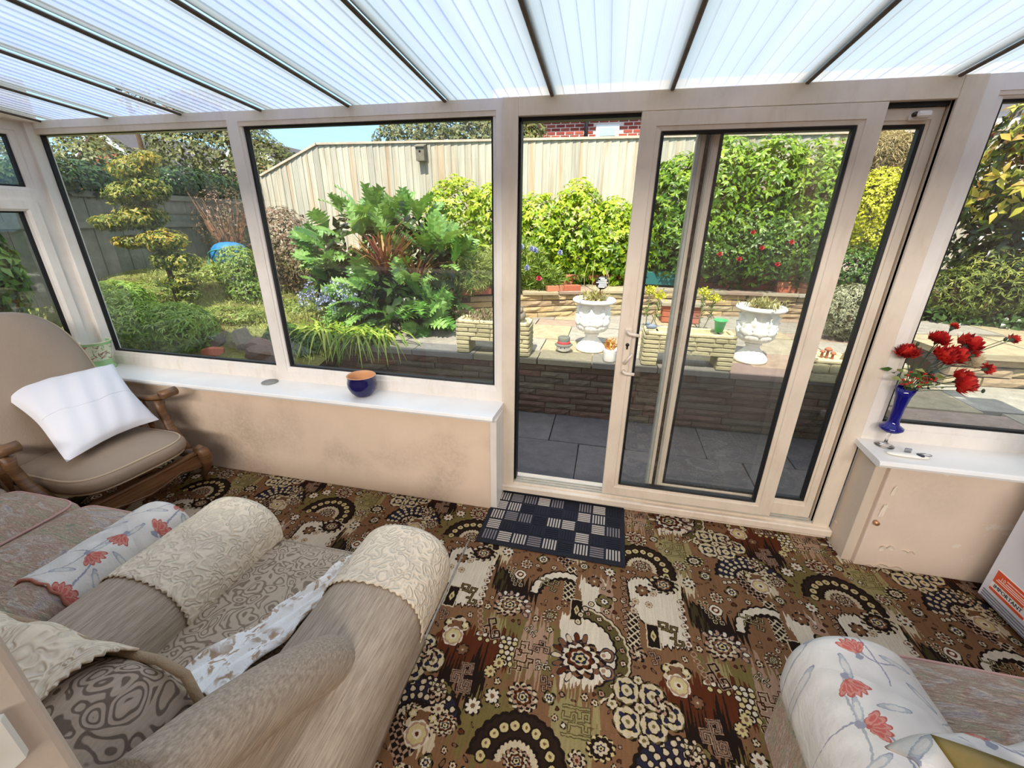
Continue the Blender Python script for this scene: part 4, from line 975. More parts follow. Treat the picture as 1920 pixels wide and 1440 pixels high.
for sy in (-1, 1):
    m = MB(); m.tube([(.325, .295*sy, .295), (.352, .305*sy, .265), (.358, .312*sy, .225), (.335, .322*sy, .165), (.285, .338*sy, .105), (.235, .352*sy, .055), (.215, .365*sy, .022), (.225, .378*sy, .006)], [.022, .032, .034, .028, .021, .017, .019, .022], 12); m.build('leg', WOOD, wc)
    m = MB(); m.tube([(-.30, .27*sy, .27), (-.33, .28*sy, .15), (-.38, .29*sy, 0)], [.026, .022, .02], 8); m.build('leg', WOOD, wc)
    m = MB(); m.tube([(-.36, .31*sy, .56), (-.20, .325*sy, .535), (0, .335*sy, .545), (.11, .34*sy, .575), (.155, .342*sy, .600)], [.022, .024, .028, .032, .028], 10, flat=.62)
    m.tube([(.155, .30*sy, .598), (.155, .385*sy, .598)], .026, 12); ar = m.build('armrest', WOOD, wc)
    m = MB(); m.tube([(.085, .325*sy, .545), (.075, .325*sy, .48), (.115, .318*sy, .39), (.20, .30*sy, .30), (.24, .295*sy, .26)], [.030, .024, .026, .032, .03], 10, flat=.7); m.build('arm_post', WOOD, ar)
    for k in range(3):
        x = -.26+.11*k; m = MB()
        m.lathe([(.006, .28), (.013, .30), (.008, .33), (.016, .38), (.019, .42), (.012, .455), (.008, .47), (.014, .49), (.007, .51), (.007, .535)], x, .318*sy, 12); m.build('spindle', WOOD, ar)
# white pillow on it
A, B, C_, D_ = Vector((-2.46, 1.66, .44)), Vector((-2.44, 1.20, .44)), Vector((-3.02, 1.34, .70)), Vector((-2.88, 1.80, .70))
nrm = (B-A).cross(D_-A).normalized(); nrm = nrm if nrm.z > 0 else -nrm
def pil(side):
    def fn(u, v):
        p = A.lerp(B, u).lerp(D_.lerp(C_, u), v); e = (4*u*(1-u))**.45*(4*v*(1-v))**.45
        pin = .03*((2*u-1)**2*(1-(2*v-1)**2)); c = (A+B+C_+D_)/4; p = p+(c-p)*.10*(1-max(abs(2*u-1), abs(2*v-1))**0)*0
        q = abs(2*u-1); r = abs(2*v-1); p = p+(c-p).normalized()*(.028*((1-r*r)*q**6+(1-q*q)*r**6))
        return p+nrm*(side*.075*e+.03+.003*sin(u*30+v*9)*e)
    return fn
m = MB(); m.grid(pil(1), 36, 36); m.grid(pil(-.5), 36, 36)
PIL = plain('white_cotton', rgb(218, 217, 221), .8, .2, bump=.25, bscale=7)
po = m.build('pillow', PIL); tag(po, 'white pillow resting on the taupe leather armchair', 'pillow')
f = pil(1); q = MB(); q.tube([f(.04+.92*k/30, .44+.02*sin(k*.3)) for k in range(31)], .0022, 5); q.build('seam', PIL, po)

# --- washing machine
WM = plain('white_enamel', rgb(222, 224, 230), .3, .5); WG = plain('grey_plastic', rgb(196, 198, 206), .4)
wm = thing('washing_machine', 'white front-loading washing machine with an orange notice sticker', 'washing machine', (2.03, 1.53, 0))
m = MB(); m.box(-.285, .28, -.295, .295, .015, .85, b=.012); m.build('body', WM, wm)
m = MB()
for k in range(4): m.box(-.288, -.284, -.285, .27, .030+.012*k, .034+.012*k)
m.build('plinth_grille', plain('grille_grey', rgb(120, 122, 130), .5), wm)
m = MB(); prf = [(.205, 0), (.21, .018), (.19, .032), (.165, .036), (.15, .020), (.13, .016)]
mm = MB(); mm.lathe(prf, 0, 0, 40); mm.xf(Matrix.Translation((-.285, 0, .46)) @ Matrix.Rotation(radians(-90), 4, 'Y')); dr = mm.build('door', WG, wm)
mm = MB(); mm.lathe([(.15, .014), (.11, .03), (.06, .042), (.002, .046)], 0, 0, 32); mm.xf(Matrix.Translation((-.285, 0, .46)) @ Matrix.Rotation(radians(-90), 4, 'Y')); mm.build('door_glass', plain('dark_door_glass', rgb(40, 42, 48), .1, .6), dr)
m = MB(); m.box(-.289, -.284, -.29, .29, .72, .84, b=.003); m.build('control_panel', WG, wm)
m = MB(); mm = MB(); mm.lathe([(.03, 0), (.028, .02), (.001, .022)], 0, 0, 24); mm.xf(Matrix.Translation((-.289, 0, .78)) @ Matrix.Rotation(radians(-90), 4, 'Y')); mm.build('dial', WM, wm)
m = MB(); m.box(-.2865, -.2845, .085, .255, .085, .190, b=.0006); st = m.build('sticker', plain('sticker_white', rgb(240, 236, 230), .4), wm)
m = MB(); m.box(-.2875, -.2860, .088, .252, .128, .187, b=.0004); m.box(-.2875, -.2860, .088, .252, .087, .099, b=.0004); m.build('orange_panel', plain('sticker_orange', rgb(220, 84, 48), .4), st)
def text(body, size, loc, rot, mat, parent, name='lettering', ext=.0003, al='CENTER', sx=1.0):
    cu = D.curves.new(name, 'FONT'); cu.body = body; cu.size = size; cu.extrude = ext; cu.align_x = al; cu.align_y = 'CENTER'; cu.resolution_u = 2
    t = D.objects.new(name, cu); COL.objects.link(t); dg = bpy.context.evaluated_depsgraph_get(); me = D.meshes.new_from_object(t.evaluated_get(dg))
    D.objects.remove(t); me.materials.clear(); me.materials.append(mat); o = inst(name, me, parent, loc, rot, (sx, 1, 1)); return o
RY = (radians(90), 0, radians(-90))
text('IMPORTANT', .024, (-.2877, .172, .1135), RY, plain('print_black', rgb(30, 28, 28), .5), st, sx=1.0)
WT = plain('print_white', rgb(246, 226, 214), .5)
text('10', .022, (-.2884, .215, .163), RY, WT, st)
m = MB(); 
for k, (a0, a1) in enumerate(((.10, .20), (.10, .20), (.105, .235), (.10, .24))): 
    zz = .171-.0125*k if k < 2 else .150-.0085*(k-2); m.box(-.2884, -.2876, a0, a1, zz, zz+.0035)
m.box(-.2884, -.2876, .098, .106, .131, .139); m.build('small_print', WT, st)
# --- wall switch
sw = thing('light_switch', 'white rounded switch plate on the wall by the camera', 'switch', (-.482, .100, 1.135))
m = MB(); m.box(0, .010, -.030, .030, -.040, .022, b=.006); m.build('plate', plain('switch_white', rgb(232, 232, 222), .3, .5), sw, mods=bev(.004, 3))
m = MB(); m.box(.008, .0135, -.008, .008, -.012, .012, b=.002); m.build('rocker', MATS['switch_white'], sw)
# --- door mat
mt = thing('door_mat', 'dark navy rubber door mat with grey bar checks', 'mat', (-.163, 1.852, 0), radians(-.6))
RUB = plain('mat_rubber', rgb(36, 37, 45), .8, .2, var=.15, vscale=30, bump=.4, bscale=300)
m = MB(); m.box(-.378, .378, -.228, .228, .001, .010, b=.003); m.build('backing', RUB, mt)
bars = {0: [], 1: [], 2: []}
r = random.Random(5)
tones = [plain('bar_navy', rgb(30, 31, 42), .9), plain('bar_grey', rgb(116, 110, 112), .95), plain('bar_pale', rgb(176, 166, 156), .95)]
bmx = MB(); bmx.box(-.0345, .0345, -.0044, .0044, 0, .0045, b=.0016); bms = []
for t in tones: bms.append(bmx.mesh('rib', t))
nx, ny = 9, 5; cw = .716/nx; chh = .416/ny
for i in range(nx):
    for j in range(ny):
        t = r.choices((0, 1, 2), (3.6, 3.2, 3.2))[0]
        for k in range(5):
            d = (k-2)*.0148; hz = (i+j) % 2
            inst('rib', bms[t], mt, (-.358+cw*(i+.5)+(0 if hz else d), -.208+chh*(j+.5)+(d if hz else 0), .0095), (0, 0, 0 if hz else pi/2), (1, 1, 1))
# ------------------------------------------------------------------ things on the sills
ZS = .602
# green floral beaker
bk = thing('beaker', 'pale green ceramic beaker with painted flowers in the sill corner', 'vase', (-3.255, 1.985, ZS))
s = NT('green_ceramic'); s.pr(None, .25, .5); n = s.noise(s.coord('Object'), 26, 3, .6, .8); sp = s.n('ShaderNodeSeparateXYZ'); s.l(s.coord('Object'), sp.inputs[0])
fl_ = s.ramp(n, [(.42, rgb(226, 226, 196)), (.48, rgb(160, 196, 140)), (.52, rgb(176, 88, 92)), (.57, rgb(226, 200, 188)), (.62, rgb(86, 110, 170)), (.68, rgb(140, 186, 120))], 'CONSTANT')
s.l(s.mix(s.ramp(sp.outputs[2], [(.062, (0, 0, 0, 1)), (.066, (1, 1, 1, 1)), (.165, (1, 1, 1, 1)), (.168, (0, 0, 0, 1))]), rgb(158, 200, 138), fl_), s.b.inputs['Base Color'])
m = MB(); m.lathe([(.001, 0), (.070, 0), (.073, .006), (.066, .018), (.056, .035), (.058, .07), (.070, .12), (.083, .172), (.087, .182), (.083, .184), (.078, .172), (.064, .11), (.052, .045), (.001, .03)], n=40); m.build('body', s.m, bk)
m = MB(); m.lathe([(.083, .181), (.088, .184), (.088, .188), (.083, .188), (.082, .181)], n=40); m.build('rim', plain('cream_glaze', rgb(232, 226, 200), .3), bk)
# grey disc
m = MB(); m.lathe([(.001, 0), (.046, 0), (.048, .002), (.046, .005), (.001, .005)], n=32); o = m.build('coaster', plain('grey_cork', rgb(146, 144, 138), .85, .2, var=.15, vscale=60), loc=(-1.985, 2.025, ZS)); tag(o, 'small grey round coaster lying on the white windowsill', 'coaster')
# blue bowl
bw = thing('bowl', 'dark cobalt blue glazed bowl with terracotta inside on the windowsill', 'bowl', (-1.318, 1.985, ZS)); bw.scale = (.93, .93, .95)
BLUE = plain('cobalt_glaze', rgb(24, 22, 78), .12, .6)
m = MB(); m.lathe([(.001, 0), (.045, 0), (.050, .004), (.072, .028), (.086, .06), (.087, .085), (.082, .110), (.084, .122), (.0865, .128)], n=44); m.build('body', BLUE, bw)
m = MB(); m.lathe([(.0865, .128), (.083, .131), (.079, .126), (.078, .10), (.080, .07), (.060, .02), (.001, .010)], n=44); m.build('inside', plain('terracotta_glaze', rgb(214, 160, 116), .4), bw)
# remote with keyring
rm = thing('remote', 'small white remote with a dark button lying on the right windowsill', 'remote', (1.365, 1.935, ZS), radians(-3))
WPL = plain('ivory_plastic', rgb(238, 234, 222), .35, .5)
m = MB(); m.ell((0, 0, .007), (.080, .018, .007), 30, 10, p=.75); m.build('body', WPL, rm)
m = MB(); m.lathe([(.015, .011), (.014, .0155), (.001, .0165)], .045, 0, 20); m.build('button', plain('button_dark', rgb(52, 54, 66), .3), rm)
m = MB(); m.tube([(.070+.022*cos(t), .012+.012*sin(t), .012) for t in [2*pi*k/16 for k in range(17)]], .002, 6, cap=False); m.box(-.005, .02, .016, .024, 0, .030, b=.002); m.build('clip', plain('chrome', rgb(180, 180, 184), .15, .5, 1.0), rm)
# vase of carnations
VX, VY = 1.322, 2.022
vs_ = thing('vase', 'tall cobalt blue glass bud vase on a clear foot', 'vase', (VX, VY, ZS))
s = NT('blue_glass'); s.pr(rgb(14, 14, 150), .04, .7); s.b.inputs['Transmission Weight'].default_value = .55; s.b.inputs['Coat Weight'].default_value = .3; BG = s.m
s = NT('clear_glass'); s.pr(rgb(250, 250, 250), .02, .5); s.b.inputs['Transmission Weight'].default_value = .95; CG = s.m
m = MB(); m.lathe([(.003, .068), (.034, .078), (.046, .090), (.045, .099), (.026, .110), (.020, .13), (.021, .19), (.028, .25), (.039, .288), (.036, .288), (.026, .25), (.018, .19), (.017, .12), (.001, .10)], n=32); m.build('body', BG, vs_)
m = MB(); m.lathe([(.001, 0), (.036, 0), (.037, .003), (.015, .010), (.006, .022), (.005, .045), (.009, .062), (.006, .070), (.001, .072)], n=32); m.build('foot', CG, vs_)
bq = thing('bouquet', 'bunch of red artificial carnations in the blue bud vase', 'flowers', (VX, VY, ZS+.27))
RED = leafmat('carnation_red', [rgb(120, 14, 18), rgb(206, 38, 38), rgb(230, 78, 62)], .6, .25); CRM = leafmat('carnation_cream', [rgb(206, 186, 150), rgb(238, 226, 200)], .6, .3)
STM = plain('flower_stem', rgb(58, 72, 52), .6); LFM = leafmat('holly_leaf', [rgb(30, 60, 30), rgb(80, 110, 50), rgb(170, 176, 110)], .35, .2)
def flowerhead(c, d, R, mat, n=46):
    n = int(n*1.6)
    d = Vector(d).normalized(); u = d.orthogonal().normalized(); v = d.cross(u); P = []; DD = []; NN = []; LL = []
    for k in range(n):
        t = k*2.39996; q = (k+.5)/n; tilt = .1+q*1.55
        rad = u*cos(t)+v*sin(t); dd = d*cos(tilt)+rad*sin(tilt); P.append(Vector(c)+rad*R*.12*q); DD.append(dd); NN.append(rad*-cos(tilt)+d*sin(tilt)); LL.append(R*(1.0+.15*q-.25*(k % 3 == 0)))
    P, DD, NN, LL = map(lambda a: np.array([tuple(x) if not isinstance(x, float) else x for x in a]), (P, DD, NN, LL))
    return leaves_mesh('flower', P, DD, NN, LL, LL*.85, mat, RNG.random(n), curl=-1.6)
def at_px(dx, dz, dy=0): return Vector((dx, dy, dz))
# head positions relative to the vase mouth, in metres
heads = [(-.030, .165, .02, .036, 'r'), (.045, .235, .0, .034, 'r'), (.062, .175, -.03, .038, 'r'), (.125, .175, .0, .036, 'r'), (.175, .215, .03, .040, 'r'), (.125, .085, -.07, .044, 'r'),
         (.115, .285, .05, .016, 'r'), (.185, .062, -.05, .022, 'r'), (.30, .110, .06, .022, 'r'), (.375, .235, .10, .018, 'r'), (.225, .150, .06, .036, 'c'), (.205, .180, .02, .014, 'r'), (.26, .075, .08, .015, 'r')]
for (dx, dz, dy, R, c) in heads:
    R *= 1.22
    p = Vector((dx, dy, dz)); st = MB(); mid = Vector((dx*.35, dy*.4, dz*.55)); st.tube([(0, 0, -.10), (0+dx*.05, 0, 0), mid, p-Vector((dx, dy, dz)).normalized()*.004], .0017, 5)
    so = st.build('stem', STM, bq); d = Vector((dx*1.1, dy-.03, dz*.8))
    add_mesh(flowerhead(p, d, R, RED if c == 'r' else CRM, 46 if R > .03 else 22), 'flower', so)
    m = MB(); dn = d.normalized(); m.tube([p-dn*.020, p-dn*.008, p+dn*.006], [.003, .008, .010], 8); m.build('calyx', STM, so)
P = np.array([(RNG.uniform(-.06, .11), RNG.uniform(-.05, .04), RNG.uniform(.02, .11)) for _ in range(46)]); DD = np.column_stack([RNG.uniform(-1, 1, 46), RNG.uniform(-1, .3, 46), RNG.uniform(-.2, .9, 46)])
add_mesh(leaves_mesh('leaves', P, DD, rdir(46)+[0, 0, 1], np.full(46, .042), np.full(46, .022), LFM, RNG.random(46)), 'leaf_spray', bq, True)
m = MB(); 
for k in range(26): m.ell((random.uniform(-.05, .08), random.uniform(-.06, 0), random.uniform(.04, .10)), (.0055,)*3, 8, 6)
m.build('berries', plain('berry_red', rgb(170, 34, 26), .3), bq)
for (dx, dz) in ((-.02, .215), (-.045, .07), (.275, .03), (.27, .255)):
    m = MB(); m.tube([(0, 0, 0), (dx*.4, 0, dz*.6), (dx, 0, dz)], .0013, 5); m.ell((dx, 0, dz), (.006, .006, .010), 8, 6); m.build('bud', LFM if False else STM, bq)
# ------------------------------------------------------------------ garden: ground, walls, paving
STN = varied('walling_stone', [rgb(134, 118, 102), rgb(124, 116, 104), rgb(144, 118, 106), rgb(130, 108, 96), rgb(140, 132, 114)], .95, 9, .9, 40, .22, .02)
STB = varied('buff_stone', [rgb(196, 176, 136), rgb(186, 172, 140), rgb(204, 178, 136), rgb(180, 158, 130)], .95, 9, .7, 40, .18, .015)
COP = varied('coping_stone', [rgb(120, 118, 112), rgb(134, 116, 112), rgb(126, 122, 106), rgb(114, 114, 114)], .95, 10, .4, 60, .14, .006)
PAVD = varied('dark_slab', [rgb(98, 95, 98), rgb(90, 88, 92), rgb(104, 100, 101)], .95, 6, .5, 90, .16, .005)
PAVL = varied('patio_slab', [rgb(164, 154, 136), rgb(160, 140, 126), rgb(156, 152, 142), rgb(168, 156, 130), rgb(152, 146, 138)], .95, 7, .4, 70, .2, .006)
BRICKM = varied('red_brick', [rgb(176, 104, 80), rgb(160, 96, 80), rgb(190, 128, 100)], .95, 10, .4, 60, .18, .006)
MORT = plain('mortar', rgb(84, 76, 66), .98, .1, bump=.5); SOIL = plain('soil', rgb(86, 66, 48), .98, .05, var=.35, vscale=9, bump=1.0, bscale=18)
def rough_block(rng, lx=1, ly=1, lz=1, amp=.06, b=.07):
    m = MB(); m.box(-.5, .5, -.5, .5, -.5, .5, b=b)
    m.v = [(x+rng.uniform(-amp, amp)*.15, y+rng.uniform(-amp, amp), z+rng.uniform(-amp, amp)*.7) for x, y, z in m.v]; return m
def split_face(rng, nx=6, nz=2):
    """block with an uneven front (y-), unit size"""
    m = MB(); n = nx+1; k = nz+1; vs = []
    for j in range(k):
        for i in range(n):
            e = (i in (0, nx)) or (j in (0, nz)); vs.append((-.5+i/nx+(rng.uniform(-.02, .02) if not e else 0), -.5+(rng.uniform(.05, .12) if e else rng.uniform(-.10, .10)), -.5+j/nz*1.0+(rng.uniform(-.06, .0) if j == nz else (rng.uniform(0, .06) if j == 0 else 0))))
    base = len(vs); vs += [(-.5, .5, -.5), (.5, .5, -.5), (-.5, .5, .5), (.5, .5, .5)]
    fs = [(j*n+i, j*n+i+1, (j+1)*n+i+1, (j+1)*n+i) for j in range(nz) for i in range(nx)]
    fs += [(base, base+1)+tuple(range(nx, -1, -1)), (base+3, base+2)+tuple(range(nz*n, nz*n+n)), tuple(j*n for j in range(k))+(base+2, base), (base+1, base+3)+tuple(nx+j*n for j in range(nz, -1, -1)), (base, base+2, base+3, base+1)]
    m.add(vs, fs); return m
rr = random.Random(3)
SV = [split_face(rr).mesh('stone', STN) for _ in range(10)]; SVB = [split_face(rr).mesh('stone', STB) for _ in range(8)]
def variant(lst, mat):
    out = []
    for me in lst: c = me.copy(); c.materials.clear(); c.materials.append(mat); out.append(c)
    return out
SLB = []
for _ in range(6):
    m = MB(); m.box(-.5, .5, -.5, .5, -.5, .5, b=.012); m.v = [(x+rr.uniform(-.006, .006), y+rr.uniform(-.006, .006), z) for x, y, z in m.v]; SLB.append(m)
SD = [m.mesh('slab', PAVD) for m in SLB]; SL_ = [m.mesh('slab', PAVL) for m in SLB]; SC_ = [m.mesh('coping', COP) for m in SLB]
def course_wall(parent, path, z0, courses, ch, meshes, lmin, lmax, depth=.10, name='stone', seed=1, jit=.008):
    """path: list of (x,y); stones face to the right-hand normal (towards the house)"""
    r = random.Random(seed); P = [Vector(p) for p in path]; seg = [(b-a).length for a, b in zip(P[:-1], P[1:])]; T = sum(seg)
    def pos(s):
        for a, b, l in zip(P[:-1], P[1:], seg):
            if s <= l: return a.lerp(b, s/l), (b-a).normalized()
            s -= l
        return P[-1], (P[-1]-P[-2]).normalized()
    for c in range(courses):
        s = -r.uniform(0, lmin); z = z0+ch*c
        while s < T:
            l = r.uniform(lmin, lmax); a = max(0, s); b = min(T, s+l-.006); s += l
            if b-a < .05: continue
            p, d = pos((a+b)/2); ang = math.atan2(d.y, d.x); nrm = Vector((d.y, -d.x)); q = p-nrm*(depth/2-r.uniform(-jit, jit))
            inst(name, r.choice(meshes), parent, (q.x, q.y, z+ch/2), (r.uniform(-.01, .01), 0, ang), (b-a, depth, ch-.007))
def flatwall(name, path, z0, z1, mat, back, parent=None):
    """solid core behind the stones"""
    m = MB(); P = [Vector(p) for p in path]; n = len(P); B = []
    for i, p in enumerate(P):
        d = (P[min(i+1, n-1)]-P[max(0, i-1)]).normalized(); B.append(p+Vector((-d.y, d.x))*.025); 
    F_ = B; G = [b+(Vector((0, 1)))*back for b in B]
    vs = [(p.x, p.y, z) for z in (z0, z1) for p in F_]+[(p.x, p.y, z) for z in (z0, z1) for p in G]
    fs = [(i, i+1, n+i+1, n+i) for i in range(n-1)]+[(n+i, n+i+1, 3*n+i+1, 3*n+i) for i in range(n-1)]+[(2*n+i, 2*n+i+1, 3*n+i+1, 3*n+i) for i in range(n-1)]+[(0, n, 3*n, 2*n), (n-1, 2*n-1, 4*n-1, 3*n-1)]
    m.add(vs, fs); return m.build(name, mat, parent)

# lower patio
gp = setting('lower_patio')
m = MB(); m.box(-9, 6, -8, 3.6, -.35, -.135); m.build('bed', plain('joint_sand', rgb(98, 94, 84), .95), gp)
r = random.Random(8); ys = [2.17, 2.44, 2.96, 3.50]
for j in range(3):
    x = -4.6+(.30 if j == 1 else .06)
    while x < 3.0:
        w = .60 if j else .45
        inst('slab', r.choice(SD), gp, (x+w/2, (ys[j]+ys[j+1])/2, -.118+r.uniform(-.002, .002)), (0, 0, 0), (w-.008, ys[j+1]-ys[j]-.008, .036)); x += w
# retaining wall with coping
rw = setting('retaining_wall')
WP = [(-4.2, 3.36), (-2.9, 3.40), (1.85, 3.475)]
flatwall('core', WP, -.13, .375, MORT, .25, rw)
course_wall(rw, WP, -.10, 8, .0595, SV, .22, .52, .10, seed=4)
x = -2.75; r = random.Random(2)
while x < 1.9:
    l = r.uniform(.42, .62); y = 3.42+.0158*(x+l/2+2.7)
    inst('coping', r.choice(SC_), rw, (x+l/2, y+.115, .405), (0, 0, .012), (l-.008, .30, .045)); x += l
# upper patio of mixed slabs
up = setting('upper_patio')
def edge_y(x):   # the curved foot of the raised bed
    return np.interp(x, [-2.6, -1.75, -.85, .1, .8, 2.4, 3.6], [4.0, 4.62, 5.03, 5.45, 5.67, 5.78, 5.6])
m = MB(); m.box(-2.7, 5.2, 3.5, 6.6, .20, .395); m.build('bed', plain('patio_mortar', rgb(150, 142, 122), .95, var=.2, vscale=8), up)
y = 3.66; r = random.Random(12)
while y < 5.9:
    h = r.choice((.30, .45, .60)); x = -2.55+r.uniform(0, .2)
    while x < 5.0:
        w = r.choice((.45, .60, .60, .75))
        if y < edge_y(x+w/2)+.05: inst('slab', r.choice(SL_), up, (x+w/2, y+h/2, .412+r.uniform(-.003, .003)), (0, 0, 0), (w-.010, h-.010, .036))
        x += w
    y += h
# raised bed with three courses of buff stone, a paved ledge and a brick edge
BP = [(-1.95, 4.40), (-1.75, 4.60), (-1.3, 4.84), (-.85, 5.03), (-.3, 5.28), (.25, 5.48), (.8, 5.64), (1.6, 5.75), (2.4, 5.80), (3.3, 5.72)]
rb = setting('raised_bed')
flatwall('core', BP, .36, .715, MORT, .5, rb); course_wall(rb, BP, .425, 4, .072, SVB, .28, .60, .11, seed=6, jit=.012)
r = random.Random(4)
for k in range(11):
    x = -1.05+.42*k; y = edge_y(x+.2)
    inst('ledge_slab', r.choice(SL_), rb, (x+.2, y+.30, .728), (0, 0, .3 if x < .3 else .05), (.44, .62, .030))
BM = MB(); BM.box(-.5, .5, -.5, .5, -.5, .5, b=.04); bme = BM.mesh('brick', BRICKM)
for k in range(18):
    x = -.55+.228*k; y = np.interp(x, [-1, .3, 1.2, 3.4], [5.75, 6.05, 6.12, 6.1])
    for c in range(2):
        if r.random() < .9: inst('brick', bme, rb, (x+.11*c, y, .775+.068*c), (0, 0, .15 if x < .3 else 0), (.215, .10, .062))
for (x, y, z, a) in ((2.2, 5.92, .775, 0), (2.43, 5.92, .775, 0), (2.66, 5.92, .775, .05), (2.2, 5.92, .843, 0), (2.43, 5.92, .843, 0), (2.66, 5.92, .843, .05), (-1.62, 4.62, .775, .4), (-1.42, 4.76, .775, .45), (-.62, 5.22, .775, .5), (-.42, 5.32, .775, .4), (-.95, 5.35, .86, .1), (1.98, 5.98, .92, .1), (2.2, 5.97, .92, 0), (1.98, 5.98, .985, .2)):
    inst('brick', bme, rb, (x, y, z), (0, 0, a), (.215, .10, .065))
# garden ground (sloping lawn at the left, beds behind)
def gz(x, y):
    a = .40+.10*max(0, y-3.45)+.105*max(0, -2.7-x)*min(1, max(0, (y-2.9)/1.2))
    if y < 3.45: a = .40-.30*max(0, 3.45-y)/1.2 if x > -2.9 else .40-.18*(3.45-y)
    if x > -2.4: a = .76+.02*(y-5.5)
    return a
NG = 90
GR = NT('lawn'); GR.pr(None, .95, .1); o_ = GR.coord('Object'); n1 = GR.noise(o_, 1.6, 5, .6, .5); n2 = GR.noise(o_, 40, 4, .7)
GR.l(GR.mix(1.0, GR.ramp(n1, [(.32, rgb(96, 84, 58)), (.48, rgb(128, 130, 78)), (.66, rgb(150, 158, 92))]), GR.ramp(n2, [(.3, (.6, .6, .55, 1)), (.7, (1.15, 1.15, 1.1, 1))]), 'MULTIPLY'), GR.b.inputs['Base Color']); GR.bump(n2, 1.0, .03)
m = MB(); m.grid(lambda u, v: (-9.5+7.0*u, 2.75+5.2*v, gz(-9.5+7.0*u, 2.75+5.2*v)+.025*sin(9*u+14*v)+.02*sin(31*u)*sin(23*v)), NG, NG); gl_ = m.build('garden_ground', GR.m); struct(gl_)
m = MB(); m.grid(lambda u, v: (-2.6+8.6*u, float(edge_y(-2.6+8.6*u))+.06+(7.1-edge_y(-2.6+8.6*u))*v, .70+.08*v), 30, 8); struct(m.build('flower_bed', SOIL))
m = MB(); m.box(-40, 30, 6.0, 60, -.5, .55); m.box(-40, -9.4, -12, 6.2, -.5, .55); m.box(5.5, 30, -12, 6.2, -.5, .60); struct(m.build('far_ground', SOIL))
# lawn tufts
P = np.column_stack([RNG.uniform(-7.5, -2.5, 16000), RNG.uniform(3.1, 6.3, 16000), np.zeros(16000)]); P[:, 2] = [gz(a, b)-.005 for a, b in P[:, :2]]
Dd = rdir(16000)*.7+[0, 0, .8]; GT = leafmat('grass_blade', [rgb(110, 116, 60), rgb(140, 150, 78), rgb(186, 192, 120)], .6, .3)
og = add_mesh(leaves_mesh('grass', P, Dd, rdir(16000), RNG.uniform(.03, .07, 16000), RNG.uniform(.008, .016, 16000), GT, RNG.random(16000), 'quad'), 'grass', None, True); tag(og, 'short patchy grass covering the sloping lawn at left', 'grass')
# stepping slabs & rocks on the lawn
r = random.Random(21)
for k, (px, py, sx, sy) in enumerate(((-4.65, 4.75, .55, .30), (-4.95, 5.35, .5, .32), (-4.3, 5.25, .45, .3), (-3.9, 5.9, .5, .3))):
    o = inst('stepping_slab', r.choice(SL_), None, (px, py, gz(px, py)+.03), (.03, .05, r.uniform(-.4, .4)), (sx, sy, .05)); tag(o, ['pale stepping slab nearest on the lawn beside the leaning tree', 'cracked stepping slab second up the lawn', 'stepping slab to the right of the tree', 'farthest stepping slab below the red-leaved shrub'][k], 'slab')
rk = [(-3.75, 3.18, .30, .16, .14), (-3.40, 3.26, .24, .14, .18), (-3.15, 3.22, .26, .16, .13), (-3.55, 3.05, .20, .14, .10), (-3.0, 3.10, .34, .16, .12), (-3.9, 3.30, .22, .16, .10)]
nm = ['leftmost flat rock edging the lawn', 'tilted grey rock standing on edge by the lawn', 'squat rock right of the tilted grey rock', 'small terracotta coloured rock in front of the plants', 'long rock by the corner of the stone wall', 'rock half hidden by the leafy clump']
for k, (x, y, a, b, c) in enumerate(rk):
    m = rough_block(r, amp=.14, b=.18); o = m.build('rock', STN if k != 3 else BRICKM, loc=(x, y, gz(x, y)+c*.3)); o.scale = (a, b, c); o.rotation_euler = (r.uniform(-.3, .3), r.uniform(-.4, .4) if k != 1 else .7, r.uniform(-1, 1)); tag(o, nm[k], 'rock')
# right-hand part: slab, steps and stone block stack in the sun
rs = setting('garden_step')
m = MB(); m.box(1.88, 5.2, 2.55, 3.9, -.13, .385); m.build('core', MORT, rs)
course_wall(rs, [(1.86, 2.62), (5.0, 2.60)], -.10, 7, .066, SVB, .3, .6, .10, seed=16)
r = random.Random(6)
for (x0, x1, y0, y1) in ((1.86, 2.55, 2.60, 3.0), (2.55, 3.3, 2.60, 3.05), (1.86, 2.45, 3.02, 3.5), (2.45, 3.3, 3.07, 3.6), (3.3, 4.1, 2.6, 3.2), (4.1, 5.0, 2.6, 3.3)):
    inst('slab', r.choice(SL_), rs, ((x0+x1)/2, (y0+y1)/2, .408), (0, 0, 0), (x1-x0-.008, y1-y0-.008, .045))
course_wall(rs, [(2.55, 3.55), (5.0, 3.80)], .43, 3, .075, SVB, .3, .55, .12, seed=9)
m = MB(); m.box(2.5, 5.2, 3.66, 4.6, .38, .66); m.build('core', MORT, rs)
for (x0, x1, y0, y1) in ((2.45, 3.1, 3.52, 4.1), (3.1, 3.9, 3.60, 4.25), (3.9, 4.8, 3.7, 4.4), (2.5, 3.3, 4.12, 4.7), (3.3, 4.3, 4.27, 4.8)):
    inst('slab', r.choice(SL_), rs, ((x0+x1)/2, (y0+y1)/2, .672), (0, 0, .06), (x1-x0-.008, y1-y0-.008, .045))
